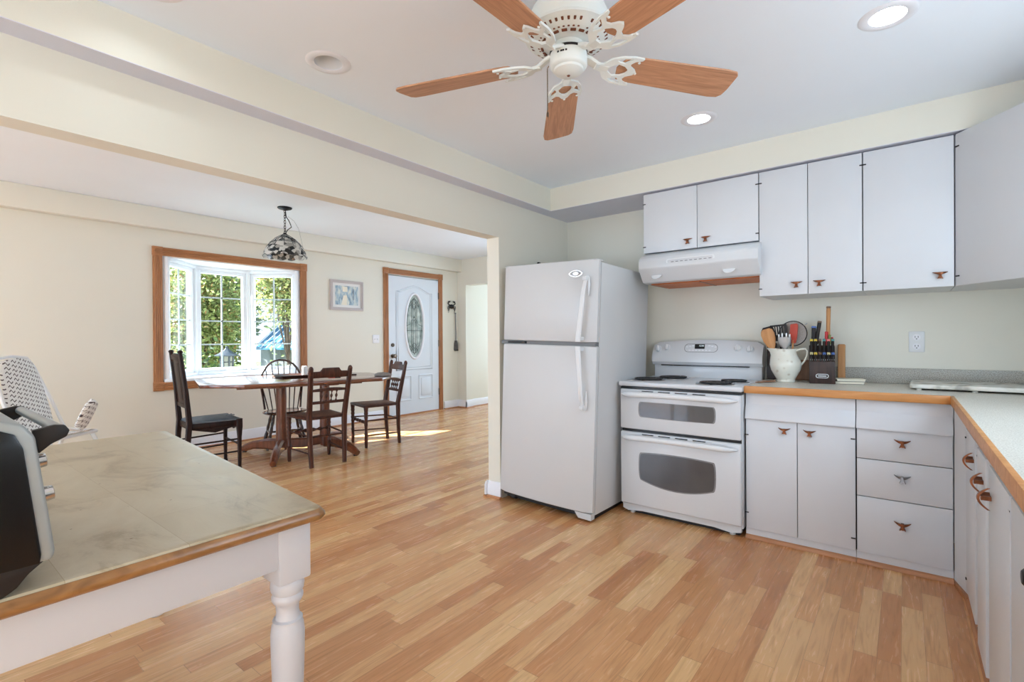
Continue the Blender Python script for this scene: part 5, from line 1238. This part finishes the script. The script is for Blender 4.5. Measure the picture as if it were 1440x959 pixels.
# ================================================================== OUTDOORS
b = MB(); b.box(-40, -6.5, -20, 40, -.55, -.45, M_SOIL); o = b.build('ground'); o['kind'] = 'structure'
def leaves(b, pts, size, m):
    i = b.mi(m); bm = b.bm
    for p, s in pts:
        d = Vector((random.gauss(0, 1), random.gauss(0, 1), random.gauss(0, .6)-.35)).normalized(); u = d.cross(Vector((random.gauss(0, 1), random.gauss(0, 1), random.gauss(0, 1)))).normalized()
        L = size*s; w = L*.30; nrm = d.cross(u)*w*.35
        v = [bm.verts.new(p), bm.verts.new(p+d*L*.45+u*w+nrm), bm.verts.new(p+d*L), bm.verts.new(p+d*L*.45-u*w+nrm), bm.verts.new(p+d*L*.5)]
        for q in ((v[0], v[1], v[4]), (v[1], v[2], v[4]), (v[2], v[3], v[4]), (v[3], v[0], v[4])):
            f_ = bm.faces.new(q); f_.material_index = i; f_.smooth = True
def crown_pts(c, r, n, clumps=14, spread=.34):
    c = Vector(c); cl = []
    for _ in range(clumps):
        v = Vector((random.gauss(0, 1), random.gauss(0, 1), random.gauss(0, 1))).normalized()*random.uniform(.35, 1)
        cl.append(c+Vector((v.x*r[0], v.y*r[1], v.z*r[2])))
    out = []
    for _ in range(n):
        q = random.choice(cl); v = Vector((random.gauss(0, 1), random.gauss(0, 1), random.gauss(0, 1)))*spread
        out.append((q+Vector((v.x*r[0], v.y*r[1], v.z*r[2])), random.uniform(.6, 1.25)))
    return out, cl
def tree(name, label, cat, base, crown, r, n, size, m, group=None, th=.06, clumps=16, spread=.3):
    t = thing(name, label, cat, base, group=group); base = Vector(base); pts, cl = crown_pts(Vector(crown)-base, r, n, clumps, spread)
    b = MB(); leaves(b, pts, size, m); b.build('foliage', t)
    b = MB(); top = Vector(crown)-base; fork = top*.55+Vector((0, 0, -.1))
    b.tube([(0, 0, -.03), fork*.5+Vector((.04, .03, 0)), fork], [th, th*.85, th*.7], M_TRUNK, 8)
    for q in cl[:9]: mid = fork*.5+q*.5+Vector((random.uniform(-.1, .1), random.uniform(-.1, .1), .08)); b.tube([fork-top.normalized()*.1, mid, q], [th*.5, th*.32, th*.12], M_TRUNK, 6)
    b.build('trunk', t); return t
GZ = -.45
GT = 'garden trees outside the bay window'
tree('garden_tree', 'yellow-green leafy tree outside the left and middle panes of the bay window', 'tree', (-11.3, 4.1, GZ), (-11.3, 4.1, 1.75), (.6, .75, 1.15), 7600, .105, M_LEAFY, GT, .05, 24)
tree('garden_tree', 'slim yellow-green tree closest to the right pane of the bay window', 'tree', (-9.4, 5.0, GZ), (-9.4, 4.75, 2.2), (.42, .42, .75), 3000, .095, M_LEAFY, GT, .045)
tree('garden_tree', 'taller green tree far back beyond the blue-roofed shed', 'tree', (-16.0, 9.3, GZ), (-16, 9.3, 2.9), (1.4, 1.1, 2.1), 7000, .18, M_LEAFM, GT, .11, 26)
tree('garden_tree', 'wide green tree far back behind the left and middle panes', 'tree', (-16.0, 5.6, GZ), (-16, 5.6, 2.7), (1.4, 1.25, 2.2), 8500, .19, M_LEAFM, GT, .11, 30)
def shrub(name, label, x, y, r, n, m, size=.11):
    t = thing(name, label, 'shrub', (x, y, GZ), group='shrubs below the bay window'); pts, cl = crown_pts((0, 0, r[2]*.95), r, n, 14, .3)
    pts = [(p, s) for p, s in pts if p.z > .02]
    b = MB(); leaves(b, pts, size, m); b.build('foliage', t)
    b = MB()
    for q in cl[:7]: b.tube([(0, 0, -.03), q*.5+Vector((0, 0, .05)), q], [.02, .014, .006], M_TRUNK, 6)
    b.build('stem', t)
shrub('garden_shrub', 'dark green shrub under the left end of the bay window', -8.3, 2.15, (.42, .36, .72), 1500, M_LEAFD)
shrub('garden_shrub', 'dark green shrub behind the garden lantern', -9.3, 3.3, (.38, .36, .66), 1700, M_LEAFD)
shrub('garden_shrub', 'mid-green shrub below the right pane of the bay window', -8.0, 4.08, (.42, .38, .62), 1600, M_LEAFM)
shrub('garden_shrub', 'wide green shrub farther back beside the blue-roofed shed', -9.9, 5.35, (.5, .32, .72), 1900, M_LEAFM, .13)
t = thing('garden_lantern', 'grey pagoda-style lantern on a post outside the bay window', 'lantern', (-7.62, 3.05, GZ))
LZ = 1.22
b = MB(); b.lathe([(.022, -.02), (.022, LZ-.02)], M_LANT, 12); b.build('post', t)
b = MB(); b.lathe([(.0, LZ-.03), (.06, LZ-.03), (.155, LZ+.0), (.155, LZ+.012), (.09, LZ+.03), (.075, LZ+.045), (0, LZ+.045)], M_LANT, 6); b.build('base', t)
b = MB(); b.lathe([(.068, LZ+.045), (.076, LZ+.21)], M_FROST, 6); b.build('pane', t)
b = MB()
for k in range(6):
    a = 2*PI*k/6; b.bar([(.072*math.cos(a), .072*math.sin(a), LZ+.04), (.080*math.cos(a), .080*math.sin(a), LZ+.215)], (.022, .022), M_LANT)
    a2 = a+PI/3; b.bar([(.075*math.cos(a), .075*math.sin(a), LZ+.13), (.075*math.cos(a2), .075*math.sin(a2), LZ+.13)], (.014, .014), M_LANT, xd=(0, 0, 1))
b.build('cage', t)
b = MB(); b.lathe([(.085, LZ+.21), (.16, LZ+.215), (.162, LZ+.225), (.10, LZ+.255), (.055, LZ+.29), (.03, LZ+.31), (.016, LZ+.33), (.02, LZ+.345), (0, LZ+.36)], M_LANT, 6); b.build('roof', t)
t = thing('garden_shed', 'pale shed with a bright blue metal roof far beyond the trees', 'shed', (-12.6, 7.0, GZ), R(20))
b = MB(); b.box(-.8, .8, -.7, .7, 0, 1.5, M_SHEDW); b.build('walls', t)
b = MB(); b.prism([(-.85, 1.42), (0, 2.02), (.85, 1.42), (.85, 1.46), (0, 2.07), (-.85, 1.46)], -.9, .9, M_ROOFB, 'x')
for k in range(10):
    for s in (-1, 1): b.bar([(-.85+.189*k, s*.85, 1.465), (-.85+.189*k, 0, 2.075)], (.03, .02), M_VINYL)
b.build('roof', t)
